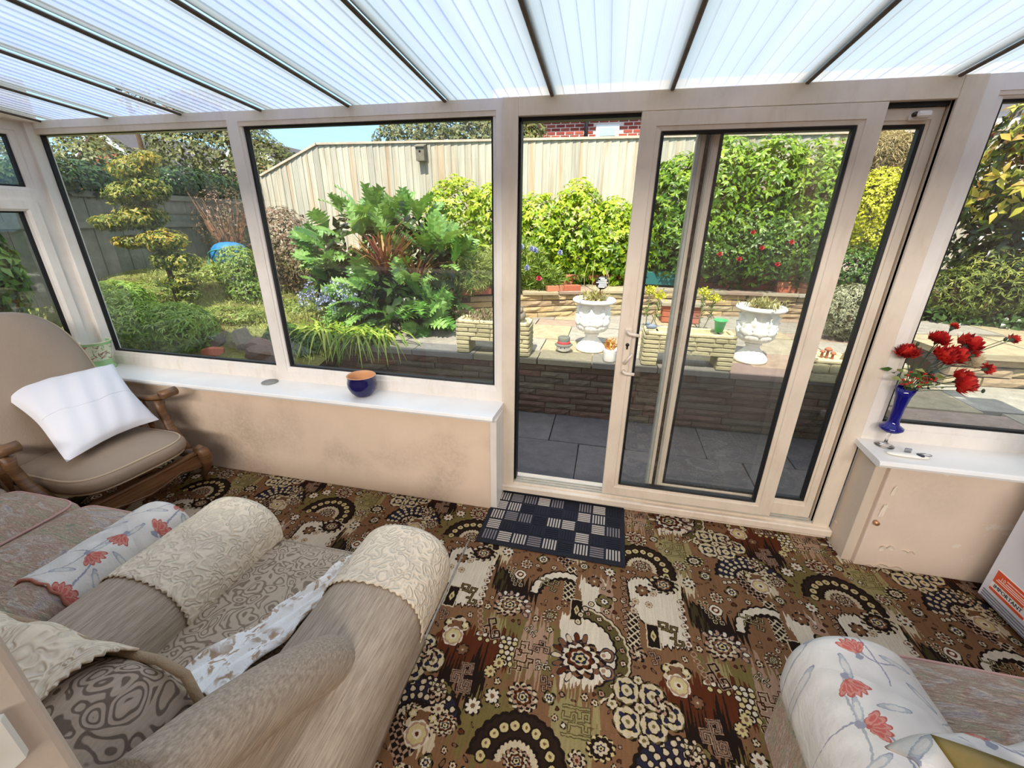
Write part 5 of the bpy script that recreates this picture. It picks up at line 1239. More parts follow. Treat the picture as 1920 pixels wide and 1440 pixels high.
# ------------------------------------------------------------------ fences and houses
FW = varied('weathered_board', [rgb(176, 168, 150), rgb(186, 180, 168), rgb(170, 158, 138), rgb(190, 184, 170), rgb(164, 160, 150)], .9, 5, .3, 40, .10, .004)
def mat_board():
    s = NT('fence_board'); s.pr(None, .9, .12); rn = s.rnd(); o = s.coord('Object', (1, 1, .10)); add = s.n('ShaderNodeVectorMath', operation='ADD'); cb = s.n('ShaderNodeCombineXYZ')
    s.l(s.math('MULTIPLY', rn, 50.0), cb.inputs[0]); s.l(o, add.inputs[0]); s.l(cb.outputs[0], add.inputs[1]); n = s.noise(add.outputs[0], 16, 6, .7, .6)
    b = s.ramp(rn, [(0, rgb(188, 184, 174)), (.5, rgb(200, 195, 182)), (1, rgb(178, 175, 166))])
    st = s.ramp(s.noise(add.outputs[0], 7, 4, .6), [(.50, (0, 0, 0, 1)), (.66, (1, 1, 1, 1))])
    wv = s.coord('Generated'); k = s.mix(s.math('MULTIPLY', st, .55), b, rgb(178, 136, 90)); k = s.mix(1.0, k, s.ramp(n, [(.3, (.66, .66, .66, 1)), (.62, (1.08, 1.08, 1.08, 1))]), 'MULTIPLY')
    s.l(k, s.b.inputs['Base Color']); s.bump(n, .3, .005); return s.m
FB = mat_board()
bf = thing('board_fence', 'tall weathered pale wooden board fence at the back of the garden', 'fence', (-1.0, 6.6, .6))
m = MB(); m.add([(-.060, -.004, 0), (.060, -.016, 0), (.060, 0, 0), (-.060, 0, 0), (-.060, -.004, 1), (.060, -.016, 1), (.060, 0, 1), (-.060, 0, 1)], [(0, 1, 2, 3), (4, 5, 6, 7), (0, 1, 5, 4), (1, 2, 6, 5), (2, 3, 7, 6), (3, 0, 4, 7)]); bme2 = m.mesh('board', FB)
def ftop(x): return 2.62-.03*(x+4.6)/5 if x > -4.62 else 2.62+(x+4.62)*.40
r = random.Random(33); x = -5.72
while x < 4.4:
    t = ftop(x)-.002; inst('board', bme2, bf, (x+1.0, r.uniform(-.003, .003), .0), (0, 0, 0), (1, 1, t-.6)); x += .105
def bar_(m, a, b, w, h):
    a, b = Vector(a), Vector(b); d = (b-a).normalized(); s_ = Vector((0, 1, 0)); u = s_.cross(d); vs = []
    for p in (a, b):
        for i, j in ((-1, -1), (1, -1), (1, 1), (-1, 1)): vs.append(p+s_*i*w/2+u*j*h/2)
    m.add(vs, [(0, 1, 2, 3), (4, 5, 6, 7), (0, 1, 5, 4), (1, 2, 6, 5), (2, 3, 7, 6), (3, 0, 4, 7)])
CAPM = plain('cap_rail_wood', rgb(196, 182, 168), .85, .1, var=.15, vscale=8)
m = MB(); bar_(m, (-3.63, 0, 2.035), (5.4, 0, 1.975), .07, .03); m.build('cap_rail', CAPM, bf)
m = MB(); bar_(m, (-4.75, 0, 1.60), (-3.62, 0, 2.035), .07, .03); m.build('cap_rail', CAPM, bf)
m = MB(); bar_(m, (-1.28, -.02, .6), (-1.25, -.02, 1.15), .03, .03) if False else m.box(-2.30, -2.26, -.05, -.02, .35, 1.20); m.build('prop', plain('dark_stake', rgb(74, 58, 44), .9), bf)
# bird box on the fence
bb = thing('bird_box', 'small grey wooden bird box fixed high on the pale fence', 'bird box', (-2.85, 6.555, 2.36))
m = MB(); m.poly([(-.075, 0), (.060, 0), (.060, .225), (-.075, .185)], -.065, .065, axis='x'); BBM = plain('grey_wood', rgb(124, 118, 108), .9, .1, var=.2, vscale=20, bump=.3); m.build('box', BBM, bb)
m = MB(); m.poly([(-.095, .180), (.065, .232), (.065, .245), (-.095, .193)], -.078, .078, axis='x'); m.build('lid', BBM, bb)
m = MB(); m.tube([(0, -.073, .125), (0, -.079, .125)], .016, 14); m.build('entrance', plain('hole_black', rgb(14, 12, 10), .9), bb)
# shaded panel fence on the left
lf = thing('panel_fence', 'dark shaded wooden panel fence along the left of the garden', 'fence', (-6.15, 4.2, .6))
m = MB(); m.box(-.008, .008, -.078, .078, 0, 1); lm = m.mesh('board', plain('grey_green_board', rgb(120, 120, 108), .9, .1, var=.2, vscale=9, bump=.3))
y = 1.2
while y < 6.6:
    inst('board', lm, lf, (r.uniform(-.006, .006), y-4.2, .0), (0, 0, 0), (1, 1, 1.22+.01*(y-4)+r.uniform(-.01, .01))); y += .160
for zz in (.85, 1.20):
    m = MB(); m.box(.010, .045, -3.05, 2.4, zz-.035, zz+.035); m.build('rail', MATS['grey_green_board'], lf)
for yy in (1.2, 3.0, 4.8, 6.55):
    m = MB(); m.box(-.05, .05, yy-4.25, yy-4.15, -.1, 1.32); m.build('post', MATS['grey_green_board'], lf)

# brick house beyond the fence
hs = thing('brick_house', 'red brick house rising behind the back fence with a small white window', 'house', (1, 12, 0))
m = MB(); m.box(-4.2, 7.5, .0, 4, 0, 4.6); m.build('wall', plain('pale_mortar', rgb(226, 206, 196), .95), hs)
HBR = varied('house_bricks', [rgb(156, 74, 62), rgb(168, 84, 70), rgb(146, 68, 60), rgb(176, 94, 78)], .9, 6, .2, 40, .08, .004)
m = MB(); m.box(-.105, .105, -.01, .06, -.030, .030, b=.004); hbm = m.mesh('brick', HBR)
for c in range(10):
    z = 3.36+.078*c; x = -3.75+(.1175 if c % 2 else 0)
    while x < 2.3:
        if not (-1.60 < x < -1.0 and z < 3.80): inst('brick', hbm, hs, (x, 0, z))
        x += .235
m = MB(); m.box(2.3, 7.5, .03, .07, 3.2, 4.3); m.build('wall_face', plain('far_brick', rgb(160, 84, 68), .95, var=.2, vscale=20), hs)
wn = MB(); wn.box(-1.58, -1.02, -.05, .05, 3.42, 3.74, b=.01); wo = wn.build('window', plain('house_white', rgb(236, 238, 240), .5), hs)
wn = MB(); wn.box(-1.49, -1.11, -.07, -.045, 3.50, 3.67); wn.build('pane', plain('frosted_pane', rgb(170, 204, 216), .2, .5), wo)
m = MB(); m.tube([(-1.82, -.08, 3.2), (-1.82, -.08, 3.98), (-1.90, -.12, 4.08)], .045, 10); m.build('downpipe', plain('pipe_dark', rgb(60, 58, 60), .5), hs)
m = MB(); m.box(-4.3, 7.5, -.25, 0.1, 4.02, 4.2); m.build('fascia', MATS['house_white'], hs)
sc_ = thing('blue_screen', 'pale blue slatted screen seen over the fence behind the door glass', 'screen', (1.72, 11.0, .55))
m = MB(); m.box(-.45, .35, .01, .03, 0, 2.95); m.build('backing', plain('pale_blue', rgb(150, 190, 216), .6), sc_)
sm = MB(); sm.box(-.012, .012, -.02, .01, 1.9, 2.95); sme = sm.mesh('slat', plain('deeper_blue', rgb(110, 150, 190), .6))
for k in range(12): inst('slat', sme, sc_, (-.42+.068*k, 0, 0))
# gabled houses at the left
RT = plain('dark_roof', rgb(92, 88, 92), .9, .1, var=.15, vscale=8, bump=.5, bscale=20); GBR = plain('gable_brick', rgb(170, 104, 78), .95, .1, var=.12, vscale=18)
def gable(name, label, ax, ay, az, half, drop, length, with_tiles=True):
    t = thing(name, label, 'house', (ax, ay, 0))
    m = MB(); m.poly([(-half, 0), (half, 0), (half, az-drop), (0, az), (-half, az-drop)], 0, length, axis='y'); m.build('wall', GBR, t)
    for s_ in (-1, 1):
        ov = 1.08; m = MB(); m.poly([(0, az+.12), (0, az+.02), (s_*half*ov, az-drop*ov+.02), (s_*half*ov, az-drop*ov+.12)], -.15, length, axis='y'); m.build('roof_slope', RT, t)
        m = MB(); m.poly([(0, az+.14), (0, az-.02), (s_*half*ov, az-drop*ov-.02), (s_*half*ov, az-drop*ov+.14)], -.22, -.14, axis='y'); m.build('verge_board', MATS['house_white'], t)
    return t
gable('gable_house', 'gabled brick house with dark roof and white verge left of the fence', -10.72, 12, 3.62, 3.2, 2.3, 9)
g2 = gable('gable_house', 'farther brick house half hidden behind the trees at far left', -16.7, 12.4, 4.15, 2.0, 1.5, 7)
lr = thing('tiled_outbuilding', 'low outbuilding roof of black tiles below the brick gable', 'roof', (-9.0, 9.6, 0))
TL = plain('black_tile', rgb(70, 66, 66), .85, .15); TLP = plain('tile_edge', rgb(150, 142, 132), .9)
m = MB(); m.box(-1.8, 1.0, .2, 2.2, 0, 2.3); m.build('wall', GBR, lr)
for k in range(9):
    z = 2.22+.085*k; yy = .0+.13*k
    m = MB(); m.box(-1.9-.0*k, 1.15-.12*k, yy, yy+.17, z, z+.03); m.build('tile_row', TL, lr)
    m = MB(); m.box(-1.9, 1.15-.12*k, yy-.004, yy, z+.012, z+.03); m.build('tile_row_edge', TLP, lr)

# ------------------------------------------------------------------ planters, urns, ornaments on the patio
BUFF = varied('buff_cast', [rgb(190, 182, 148), rgb(180, 172, 138), rgb(200, 190, 156)], .95, 9, .7, 50, .14, .012)
RBK = []
for _ in range(6):
    m = MB(); m.box(-.5, .5, -.5, .5, -.5, .5, b=.16); m.v = [(x+rr.uniform(-.01, .01), y+rr.uniform(-.05, .05), z+rr.uniform(-.07, .07)) for x, y, z in m.v]; RBK.append(m.mesh('stone', BUFF))
def planter(name, label, x, y, w, h, d, rz, niche=True, rows=7, grp=None):
    t = thing(name, label, 'planter', (x, y, .431), rz, grp); r = random.Random(int(x*100))
    m = MB()
    if niche: m.box(-w/2+.012, -w/2+.115, -d/2+.012, d/2-.01, 0, h-.02); m.box(w/2-.115, w/2-.012, -d/2+.012, d/2-.01, 0, h-.02); m.box(-w/2+.10, w/2-.10, -d/2+.012, d/2-.01, h*.42, h-.02)
    else: m.box(-w/2+.012, w/2-.012, -d/2+.012, d/2-.01, 0, h-.02)
    m.build('body', BUFF, t); rh = (h-.03)/rows
    for side in ('f', 'l', 'r'):
        for k in range(rows):
            z = rh*(k+.5); L_ = w if side == 'f' else d; s0 = -L_/2
            while s0 < L_/2-.01:
                l = min(r.uniform(.08, .20), L_/2-s0); c = s0+l/2; s0 += l
                if L_/2-s0 < .04: c += (L_/2-s0)/2; l += L_/2-s0; s0 = L_/2
                if side == 'f' and niche and k < 3:
                    if abs(c) < w/2-.14: continue
                    if c < 0: c = -w/2+.06; l = .12
                    else: c = w/2-.06; l = .12
                    if s0 > -w/2+.22 and c < 0: continue
                p = (c, -d/2+.010) if side == 'f' else ((-w/2+.010 if side == 'l' else w/2-.010), c)
                inst('stone', r.choice(RBK), t, (p[0], p[1], z), (0, 0, 0 if side == 'f' else pi/2), (l-.006, .034, rh-.006))
    m = MB(); m.box(-w/2, w/2, -d/2, -d/2+.035, h-.03, h, b=.008); m.box(-w/2, w/2, d/2-.035, d/2, h-.03, h, b=.008); m.box(-w/2, -w/2+.035, -d/2, d/2, h-.03, h, b=.008); m.box(w/2-.035, w/2, -d/2, d/2, h-.03, h, b=.008); m.build('rim', BUFF, t)
    m = MB(); m.box(-w/2+.03, w/2-.03, -d/2+.03, d/2-.03, h-.08, h-.035); m.build('soil', SOIL, t)
    return t
planter('trough_planter', 'buff stone-effect trough planter on the wall edge left of the door post', -.945, 3.56, .66, .30, .23, radians(1), grp='stone-effect troughs on the garden wall')
planter('trough_planter', 'buff stone-effect trough planter behind the sliding door handle stile', .70, 3.60, .70, .29, .23, radians(1), grp='stone-effect troughs on the garden wall')
planter('low_trough', 'low buff trough holding the globe light seen at the door right edge', 1.88, 3.50, .62, .18, .24, radians(1), niche=False, rows=2)
WU = plain('white_urn_paint', rgb(236, 234, 228), .7, .25, var=.05, vscale=20, bump=.3, bscale=30)
def leafrelief(h0, h1, w, out):
    m = MB(); n = 9; vs = []
    for j in range(n):
        t = j/(n-1); ww = w*(.35+.9*sin(pi*min(1, t*1.05))**.7)*(1+.22*(j % 2)); z = h0+(h1-h0)*t; y = -(out[0]+(out[1]-out[0])*t+.022*sin(pi*t)+(.03*max(0, t-.75)*4))
        vs += [(-ww, y+.014, z), (0, y, z), (ww, y+.014, z)]
    for j in range(n-1):
        for k in (0, 1): m.add([], []) ; m.f.append((j*3+k, j*3+k+1, (j+1)*3+k+1, (j+1)*3+k)); m.mi.append(0); m.sm.append(True)
    o = len(vs); m.v = vs+[(a, b+.02, c) for a, b, c in vs]
    for j in range(n-1):
        m.f.append((j*3, (j+1)*3, (j+1)*3+o, j*3+o)); m.mi.append(0); m.sm.append(False); m.f.append((j*3+2, j*3+2+o, (j+1)*3+2+o, (j+1)*3+2)); m.mi.append(0); m.sm.append(False)
    return m
def urn(label, x, y, rz, grp='white classical urns'):
    t = thing('garden_urn', label, 'urn', (x, y, .431), rz, grp)
    m = MB(); m.lathe([(.001, 0), (.128, 0), (.134, .010), (.132, .030), (.118, .052), (.090, .080), (.068, .105), (.056, .125), (.054, .140), (.066, .147), (.066, .156), (.050, .162), (.050, .172)], n=40); m.build('foot', WU, t)
    lob = lambda th, z: 1+.05*abs(cos(th*11))*(1 if z < .23 else .15)
    m = MB(); m.lathe([(.050, .168), (.085, .176), (.118, .190), (.140, .215), (.148, .245), (.142, .285), (.132, .33), (.132, .38), (.140, .42), (.150, .440)], n=88, wob=lob); b = m.build('bowl', WU, t)
    m = MB(); m.lathe([(.148, .432), (.176, .440), (.190, .452), (.192, .466), (.182, .478), (.160, .480), (.146, .470), (.140, .43), (.001, .42)], n=56, wob=lambda th, z: 1+.006*cos(th*24)); m.build('rim', WU, t)
    lr_ = leafrelief(.215, .345, .040, (.140, .142)).mesh('leaf', WU)
    for k in range(8): inst('acanthus_relief', lr_, b, (0, 0, 0), (0, 0, k*pi/4+.2))
    lr2 = leafrelief(.29, .405, .020, (.130, .136)).mesh('leaf', WU)
    for k in range(8): inst('bud_relief', lr2, b, (0, 0, 0), (0, 0, k*pi/4+.6))
    m = MB(); m.lathe([(.001, .452), (.142, .448)], n=24); m.build('soil', SOIL, t)
    return t
urn('white classical urn seen through the open doorway', -.09, 3.83, .1); urn('white classical urn seen through the glass of the sliding door', 1.285, 3.84, .5)
SPK = leafmat('dry_sprig', [rgb(120, 92, 48), rgb(150, 150, 90), rgb(206, 200, 150)], .7, .3)
def sprigs(name, label, cat, x, y, z, R, H, n, mat, L=.05, w=.25, up=.9, flw=None):
    P = np.column_stack([RNG.normal(0, R*.5, n), RNG.normal(0, R*.5, n), RNG.uniform(0, H, n)]); Dd = rdir(n)*(1-up*.5)+[0, 0, up]
    o = thing(name, label, cat, (x, y, z)); add_mesh(leaves_mesh(name, P, Dd, rdir(n), RNG.uniform(.6, 1.3, n)*L, np.full(n, L*w), mat, RNG.random(n)), 'foliage', o, True)
    return o
sprigs('alpine_plant', 'small sprigs growing in the left white urn', 'plant', -.09, 3.83, .875, .11, .06, 260, SPK)
sprigs('alpine_plant', 'straggly dry plants in the right white urn', 'plant', 1.30, 3.84, .875, .13, .06, 300, SPK)
sprigs('succulent', 'small reddish plants in the trough left of the door post', 'plant', -1.05, 3.56, .70, .13, .06, 260, leafmat('succulent_red', [rgb(90, 50, 50), rgb(110, 120, 70), rgb(190, 160, 150)], .6, .3))
sprigs('low_weed', 'small green weed at the foot of the raised wall', 'plant', 1.08, 5.3, .44, .05, .08, 90, leafmat('weed_green', [rgb(60, 90, 36), rgb(120, 150, 60)], .5, .3), .06)
# striped round tag standing in the left urn
tg = thing('plant_tag', 'round black and white striped sign standing in the left urn', 'sign', (-.045, 3.85, .88))
m = MB(); m.tube([(0, 0, 0), (.0, 0, .13)], .007, 8); m.build('stake', plain('rust_stake', rgb(96, 60, 40), .8), tg)
m = MB(); m.lathe([(.001, -.006), (.056, -.006), (.058, 0), (.056, .006), (.001, .006)], n=32); m.xf(Matrix.Translation((.01, 0, .165)) @ Matrix.Rotation(radians(82), 4, 'X')); m.build('disc', plain('tag_black', rgb(30, 30, 32), .5), tg)
m = MB()
for k in range(7):
    z = .128+.013*k; w = sqrt(max(0, .050**2-(z-.165)**2)); a = -w+(.012*(k % 3)); m.box(.01+a, .01+w-.008*((k+1) % 2), -.0135, -.0085, z-.0035, z+.0035)
m.build('stripes', plain('tag_white', rgb(236, 236, 236), .6), tg)
ds = thing('dry_stems', 'bare dry stems arching out of the left white urn', 'plant', (-.09, 3.83, .88))
for (a, b, h) in ((-.10, .02, .33), (.09, .0, .30), (-.03, .03, .36), (.11, .02, .27)):
    m = MB(); m.tube([(a*.5, b, -.01), (a, b, h*.4), (a*1.05, b, h*.7), (a*.8, b, h)], .0022, 5); m.build('stem', plain('dry_stem', rgb(176, 160, 120), .8), ds)
# snowman head with hat
sn = thing('snowman_ornament', 'small snowman head ornament in a grey hat with red band', 'ornament', (-.33, 3.70, .431))
m = MB(); m.ell((0, 0, .034), (.066, .058, .036), 24, 12); m.build('head', WU, sn)
m = MB(); m.lathe([(.078, .062), (.082, .068), (.074, .074), (.056, .078), (.056, .084)], n=28); m.lathe([(.054, .098), (.056, .135), (.050, .140), (.001, .139)], n=28); ht = m.build('hat', plain('hat_grey', rgb(96, 98, 92), .8, bump=.3), sn)
m = MB(); m.lathe([(.0565, .080), (.058, .084), (.0575, .098), (.0555, .100)], n=28); m.build('hat_band', plain('band_red', rgb(196, 62, 70), .7), ht)
m = MB(); m.ell((-.02, -.054, .045), (.005, .004, .005), 8, 6); m.ell((.014, -.056, .045), (.005, .004, .005), 8, 6); m.build('eyes', MATS['tag_black'], sn)
# white pot with a dried plant
wp = thing('white_pot', 'small white pot with a dried orange plant beside the urn', 'pot', (.085, 3.52, .431))
m = MB(); m.lathe([(.001, 0), (.048, 0), (.054, .01), (.062, .10), (.066, .112), (.060, .112), (.052, .09), (.001, .085)], n=28); m.build('body', WU, wp)
P = np.column_stack([RNG.normal(0, .02, 90), RNG.normal(0, .02, 90), RNG.uniform(.09, .16, 90)]); add_mesh(leaves_mesh('dried_plant', P, rdir(90)+[0, 0, .9], rdir(90), np.full(90, .07), np.full(90, .010), leafmat('dried_orange', [rgb(120, 70, 30), rgb(204, 140, 60), rgb(228, 196, 130)], .7, .3), RNG.random(90)), 'dried_plant', wp)
gp_ = thing('green_pot', 'small bright green plastic plant pot behind the trough', 'pot', (.93, 3.80, .70))
m = MB(); m.lathe([(.001, 0), (.030, 0), (.045, .085), (.052, .088), (.052, .100), (.045, .100), (.030, .02), (.001, .02)], n=24); m.build('body', plain('green_plastic', rgb(60, 176, 96), .4, .4), gp_); gp_.location = (.93, 3.60, .725)
gr = thing('stone_ornament', 'small grey stone animal ornament on the left trough end', 'ornament', (-.70, 3.57, .725)); m = MB(); m.ell((0, 0, .045), (.035, .045, .045), 16, 10); m.ell((-.01, -.02, .095), (.026, .03, .03), 14, 8); m.ell((-.022, -.02, .125), (.007, .006, .014), 8, 6); m.ell((.008, -.02, .125), (.007, .006, .014), 8, 6); m.build('body', BBM, gr)
gr = thing('bird_ornament', 'small blue grey bird ornament on the right trough corner', 'ornament', (.40, 3.56, .722)); m = MB(); m.ell((0, 0, .022), (.045, .022, .022), 14, 8); m.ell((-.03, 0, .045), (.016, .014, .014), 12, 8); m.tube([(.03, 0, .025), (.085, 0, .035)], [.012, .004], 6, flat=.4); m.build('body', plain('blue_grey', rgb(110, 122, 140), .6), gr)
# brick plinth near the raised bed
bp_ = thing('brick_plinth', 'low square brick plinth with a stone cap by the raised bed', 'plinth', (.90, 5.28, .431))
for c in range(3):
    for k in range(2):
        inst('brick', bme, bp_, (-.11+.22*k, 0, .036+.068*c), (0, 0, 0), (.21, .20, .062))
inst('cap', SLB[0].mesh('cap', PAVL), bp_, (0, 0, .222), (0, 0, 0), (.48, .26, .035))
# solar globe light, mushrooms
sg = thing('globe_light', 'clear globe garden light leaning on a metal stake in the low trough', 'light', (1.80, 3.50, .585), 0)
sg.rotation_euler = (0, radians(20), 0)
m = MB(); m.tube([(0, 0, 0), (0, 0, .19)], .011, 10); m.build('stake', plain('stainless', rgb(170, 160, 150), .3, .5, .9), sg)
m = MB(); m.ell((0, 0, .24), (.058, .058, .058), 24, 14); m.build('globe', plain('crackle_glass', rgb(200, 212, 214), .12, .6, .15, var=.25, vscale=40, bump=.6, bscale=40), sg)
ms = thing('mushroom_ornament', 'brown toadstool ornaments at the foot of the globe light', 'ornament', (1.70, 3.50, .585)); m = MB()
for (a, b, h, R_) in ((0, 0, .07, .026), (.035, -.01, .045, .02), (-.03, .01, .05, .018)):
    m.lathe([(.010, 0), (.008, h), (R_, h), (R_*.9, h+R_*.5), (R_*.4, h+R_*.9), (.001, h+R_)], a, b, 14)
m.build('toadstools', plain('toadstool', rgb(160, 96, 70), .7), ms)
tb = thing('teal_trough', 'dark teal planter box under the hedge behind the door glass', 'planter', (.68, 6.0, .77)); m = MB(); m.box(-.28, .28, -.1, .1, 0, .17, b=.01); m.build('box', plain('teal_paint', rgb(30, 96, 98), .5), tb)
fs_ = thing('fallen_pots', 'pale bird shaped stone lying on the raised bed ledge', 'ornament', (-.86, 5.55, .75)); m = MB(); m.ell((0, 0, .03), (.12, .04, .035), 14, 8); m.ell((-.11, 0, .05), (.04, .03, .03), 12, 8); m.build('body', plain('pale_stone', rgb(210, 200, 186), .9), fs_)
# ------------------------------------------------------------------ planting
YG_ = leafmat('choisya_leaf', [rgb(44, 76, 20), rgb(100, 138, 30), rgb(168, 190, 48), rgb(208, 220, 84)], .35, .35)
MG = leafmat('mid_green_leaf', [rgb(30, 56, 18), rgb(64, 100, 34), rgb(112, 150, 60)], .35, .3)
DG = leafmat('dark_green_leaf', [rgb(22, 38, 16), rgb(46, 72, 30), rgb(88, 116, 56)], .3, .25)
RDL = leafmat('bronze_leaf', [rgb(46, 48, 30), rgb(92, 84, 56), rgb(130, 104, 84), rgb(156, 120, 108)], .45, .25)
GLD = leafmat('golden_leaf', [rgb(130, 140, 30), rgb(206, 206, 50), rgb(230, 226, 90)], .45, .35)
THA = leafmat('dry_leaf', [rgb(110, 92, 62), rgb(160, 142, 100), rgb(196, 182, 136)], .7, .2)
OLV = leafmat('olive_leaf', [rgb(60, 66, 34), rgb(106, 112, 60), rgb(150, 142, 84)], .45, .3)
GRY = leafmat('grey_leaf', [rgb(84, 88, 66), rgb(138, 140, 112), rgb(186, 186, 160)], .6, .25)
CAM = leafmat('pieris_leaf', [rgb(18, 28, 14), rgb(28, 44, 20), rgb(44, 62, 26), rgb(84, 104, 38), rgb(196, 190, 70), rgb(208, 120, 86)], .3, .3)
BARK = plain('bark', rgb(92, 74, 56), .9, .1, var=.3, vscale=14, bump=.8); TWIG = plain('twig', rgb(120, 92, 66), .9, .1)
PINKF = leafmat('pink_petal', [rgb(196, 60, 96), rgb(226, 110, 130)], .6, .3); BLUF = leafmat('bluebell_petal', [rgb(110, 120, 190), rgb(168, 176, 224), rgb(206, 210, 236)], .6, .3); PURF = leafmat('purple_petal', [rgb(120, 70, 160), rgb(170, 120, 200)], .6, .3); REDF = leafmat('red_petal', [rgb(170, 20, 40), rgb(220, 60, 70)], .6, .3)
def shrub(label, cat, blobs, n, per, L, Wd, mat, base, tpl='leaf', stems=6, name='shrub', group=None, **kw):
    b = Vector(base); t = thing(name, label, cat, b, 0, group)
    o = add_mesh(shrub_leaves([(x-b.x, y-b.y, z-b.z, *r_) for x, y, z, *r_ in blobs], n, per, L, Wd, mat, tpl=tpl, **kw), 'foliage', t, True)
    if stems:
        m = MB(); r = random.Random(n)
        for k in range(stems):
            x, y, z, rx, ry, rz = r.choice(blobs); e = Vector((x+r.uniform(-.5, .5)*rx, y+r.uniform(-.4, .4)*ry, z+r.uniform(-.1, .7)*rz))-b
            m.tube([(r.uniform(-.04, .04), r.uniform(-.04, .04), 0), e*.5+Vector((r.uniform(-.05, .05), 0, 0)), e], [.014, .010, .004], 5)
        m.build('stems', BARK, t)
    return t
def blooms(parent, pts, R, mat, n=10, name='flower'):
    for p in pts: 
        add_mesh(flowerhead(Vector(p)-parent.location, (0, -1, .4), R, mat, n), name, parent)
# hedge behind the patio
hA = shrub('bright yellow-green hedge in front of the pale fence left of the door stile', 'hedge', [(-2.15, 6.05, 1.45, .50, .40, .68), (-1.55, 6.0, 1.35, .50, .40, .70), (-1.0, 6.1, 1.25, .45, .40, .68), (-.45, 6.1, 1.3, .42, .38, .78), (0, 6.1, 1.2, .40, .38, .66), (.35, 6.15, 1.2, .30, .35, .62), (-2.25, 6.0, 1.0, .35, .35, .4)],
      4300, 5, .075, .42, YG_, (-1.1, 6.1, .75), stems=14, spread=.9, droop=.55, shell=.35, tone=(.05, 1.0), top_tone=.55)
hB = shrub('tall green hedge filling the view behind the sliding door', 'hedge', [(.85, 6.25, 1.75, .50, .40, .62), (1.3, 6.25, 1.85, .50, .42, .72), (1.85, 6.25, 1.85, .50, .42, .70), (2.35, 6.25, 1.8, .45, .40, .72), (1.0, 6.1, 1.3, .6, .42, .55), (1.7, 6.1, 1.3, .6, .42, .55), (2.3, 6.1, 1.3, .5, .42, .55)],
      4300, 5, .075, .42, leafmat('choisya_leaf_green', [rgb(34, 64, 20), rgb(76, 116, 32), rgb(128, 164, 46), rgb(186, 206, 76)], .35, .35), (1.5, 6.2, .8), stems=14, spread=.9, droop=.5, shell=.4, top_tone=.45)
fu = shrub('dark small-leaved fuchsia bush with red flowers below the tall hedge', 'shrub', [(1.35, 5.95, 1.15, .55, .30, .38), (2.0, 5.95, 1.15, .55, .30, .42), (1.75, 5.95, 1.4, .4, .28, .3)], 3400, 4, .035, .5, MG, (1.7, 5.95, .8), stems=6, shell=.4, zmin=.12)
blooms(fu, [(1.62, 5.66, 1.45), (1.75, 5.66, 1.28), (1.52, 5.62, 1.15), (2.05, 5.66, 1.35), (1.3, 5.64, 1.2), (1.95, 5.64, 1.1)], .03, REDF, 12)
shrub('golden yellow small-leaved shrub near the right door stile', 'shrub', [(2.82, 5.75, 1.75, .30, .28, .38), (2.95, 5.75, 1.4, .3, .25, .3)], 2600, 3, .028, .55, GLD, (2.85, 5.75, .85), stems=5)
shrub('dry brown thatch of old climber stems hanging over the fence end', 'climber', [(3.05, 6.45, 2.3, .38, .22, .28), (3.3, 6.4, 2.05, .35, .22, .3)], 2600, 3, .10, .09, THA, (3.15, 6.45, 1.8), tpl='quad', stems=6)
shrub('loose green plants below the golden shrub', 'plant', [(2.75, 5.6, 1.05, .3, .25, .3), (3.05, 5.6, 1.05, .3, .25, .3)], 1200, 4, .05, .35, MG, (2.85, 5.6, .8), stems=3)
shrub('grey-green twiggy lavender shrub beyond the globe light', 'shrub', [(2.42, 4.85, .72, .26, .22, .28), (2.62, 4.95, .62, .2, .2, .2)], 2200, 4, .035, .28, GRY, (2.42, 4.9, .431), stems=8)
# flowers at the left of the hedge foot
t = shrub('meadowy clump of grassy leaves with pink and lilac flowers by the raised bed', 'plant', [(-1.05, 5.35, .98, .30, .22, .30), (-.80, 5.35, .85, .24, .2, .16), (-1.25, 5.25, .95, .25, .2, .25)], 900, 4, .11, .12, leafmat('meadow_leaf', [rgb(70, 100, 36), rgb(130, 156, 66), rgb(186, 196, 116)], .5, .35), (-1.05, 5.35, .74), tpl='quad', stems=0, droop=-.6)
blooms(t, [(-1.12, 5.12, 1.33), (-1.05, 5.12, 1.20), (-.80, 5.12, .90), (-1.15, 5.1, 1.10)], .035, PINKF); blooms(t, [(-1.02, 5.1, 1.26), (-.86, 5.15, 1.22), (-.58, 5.3, 1.19), (-.95, 5.1, 1.02), (-.90, 5.12, 1.24)], .035, BLUF, 14)
t = shrub('pale feathery herb clump between the trough and the acanthus', 'plant', [(-1.55, 4.72, .98, .26, .22, .26), (-1.25, 4.95, 1.02, .22, .2, .26), (-1.75, 4.65, .85, .2, .2, .18)], 1500, 4, .075, .09, leafmat('herb_leaf', [rgb(100, 124, 60), rgb(160, 176, 100), rgb(208, 212, 160)], .5, .35), (-1.5, 4.8, .74), tpl='quad', stems=0, droop=-.5)
blooms(t, [(-1.22, 4.75, 1.22)], .03, PINKF)
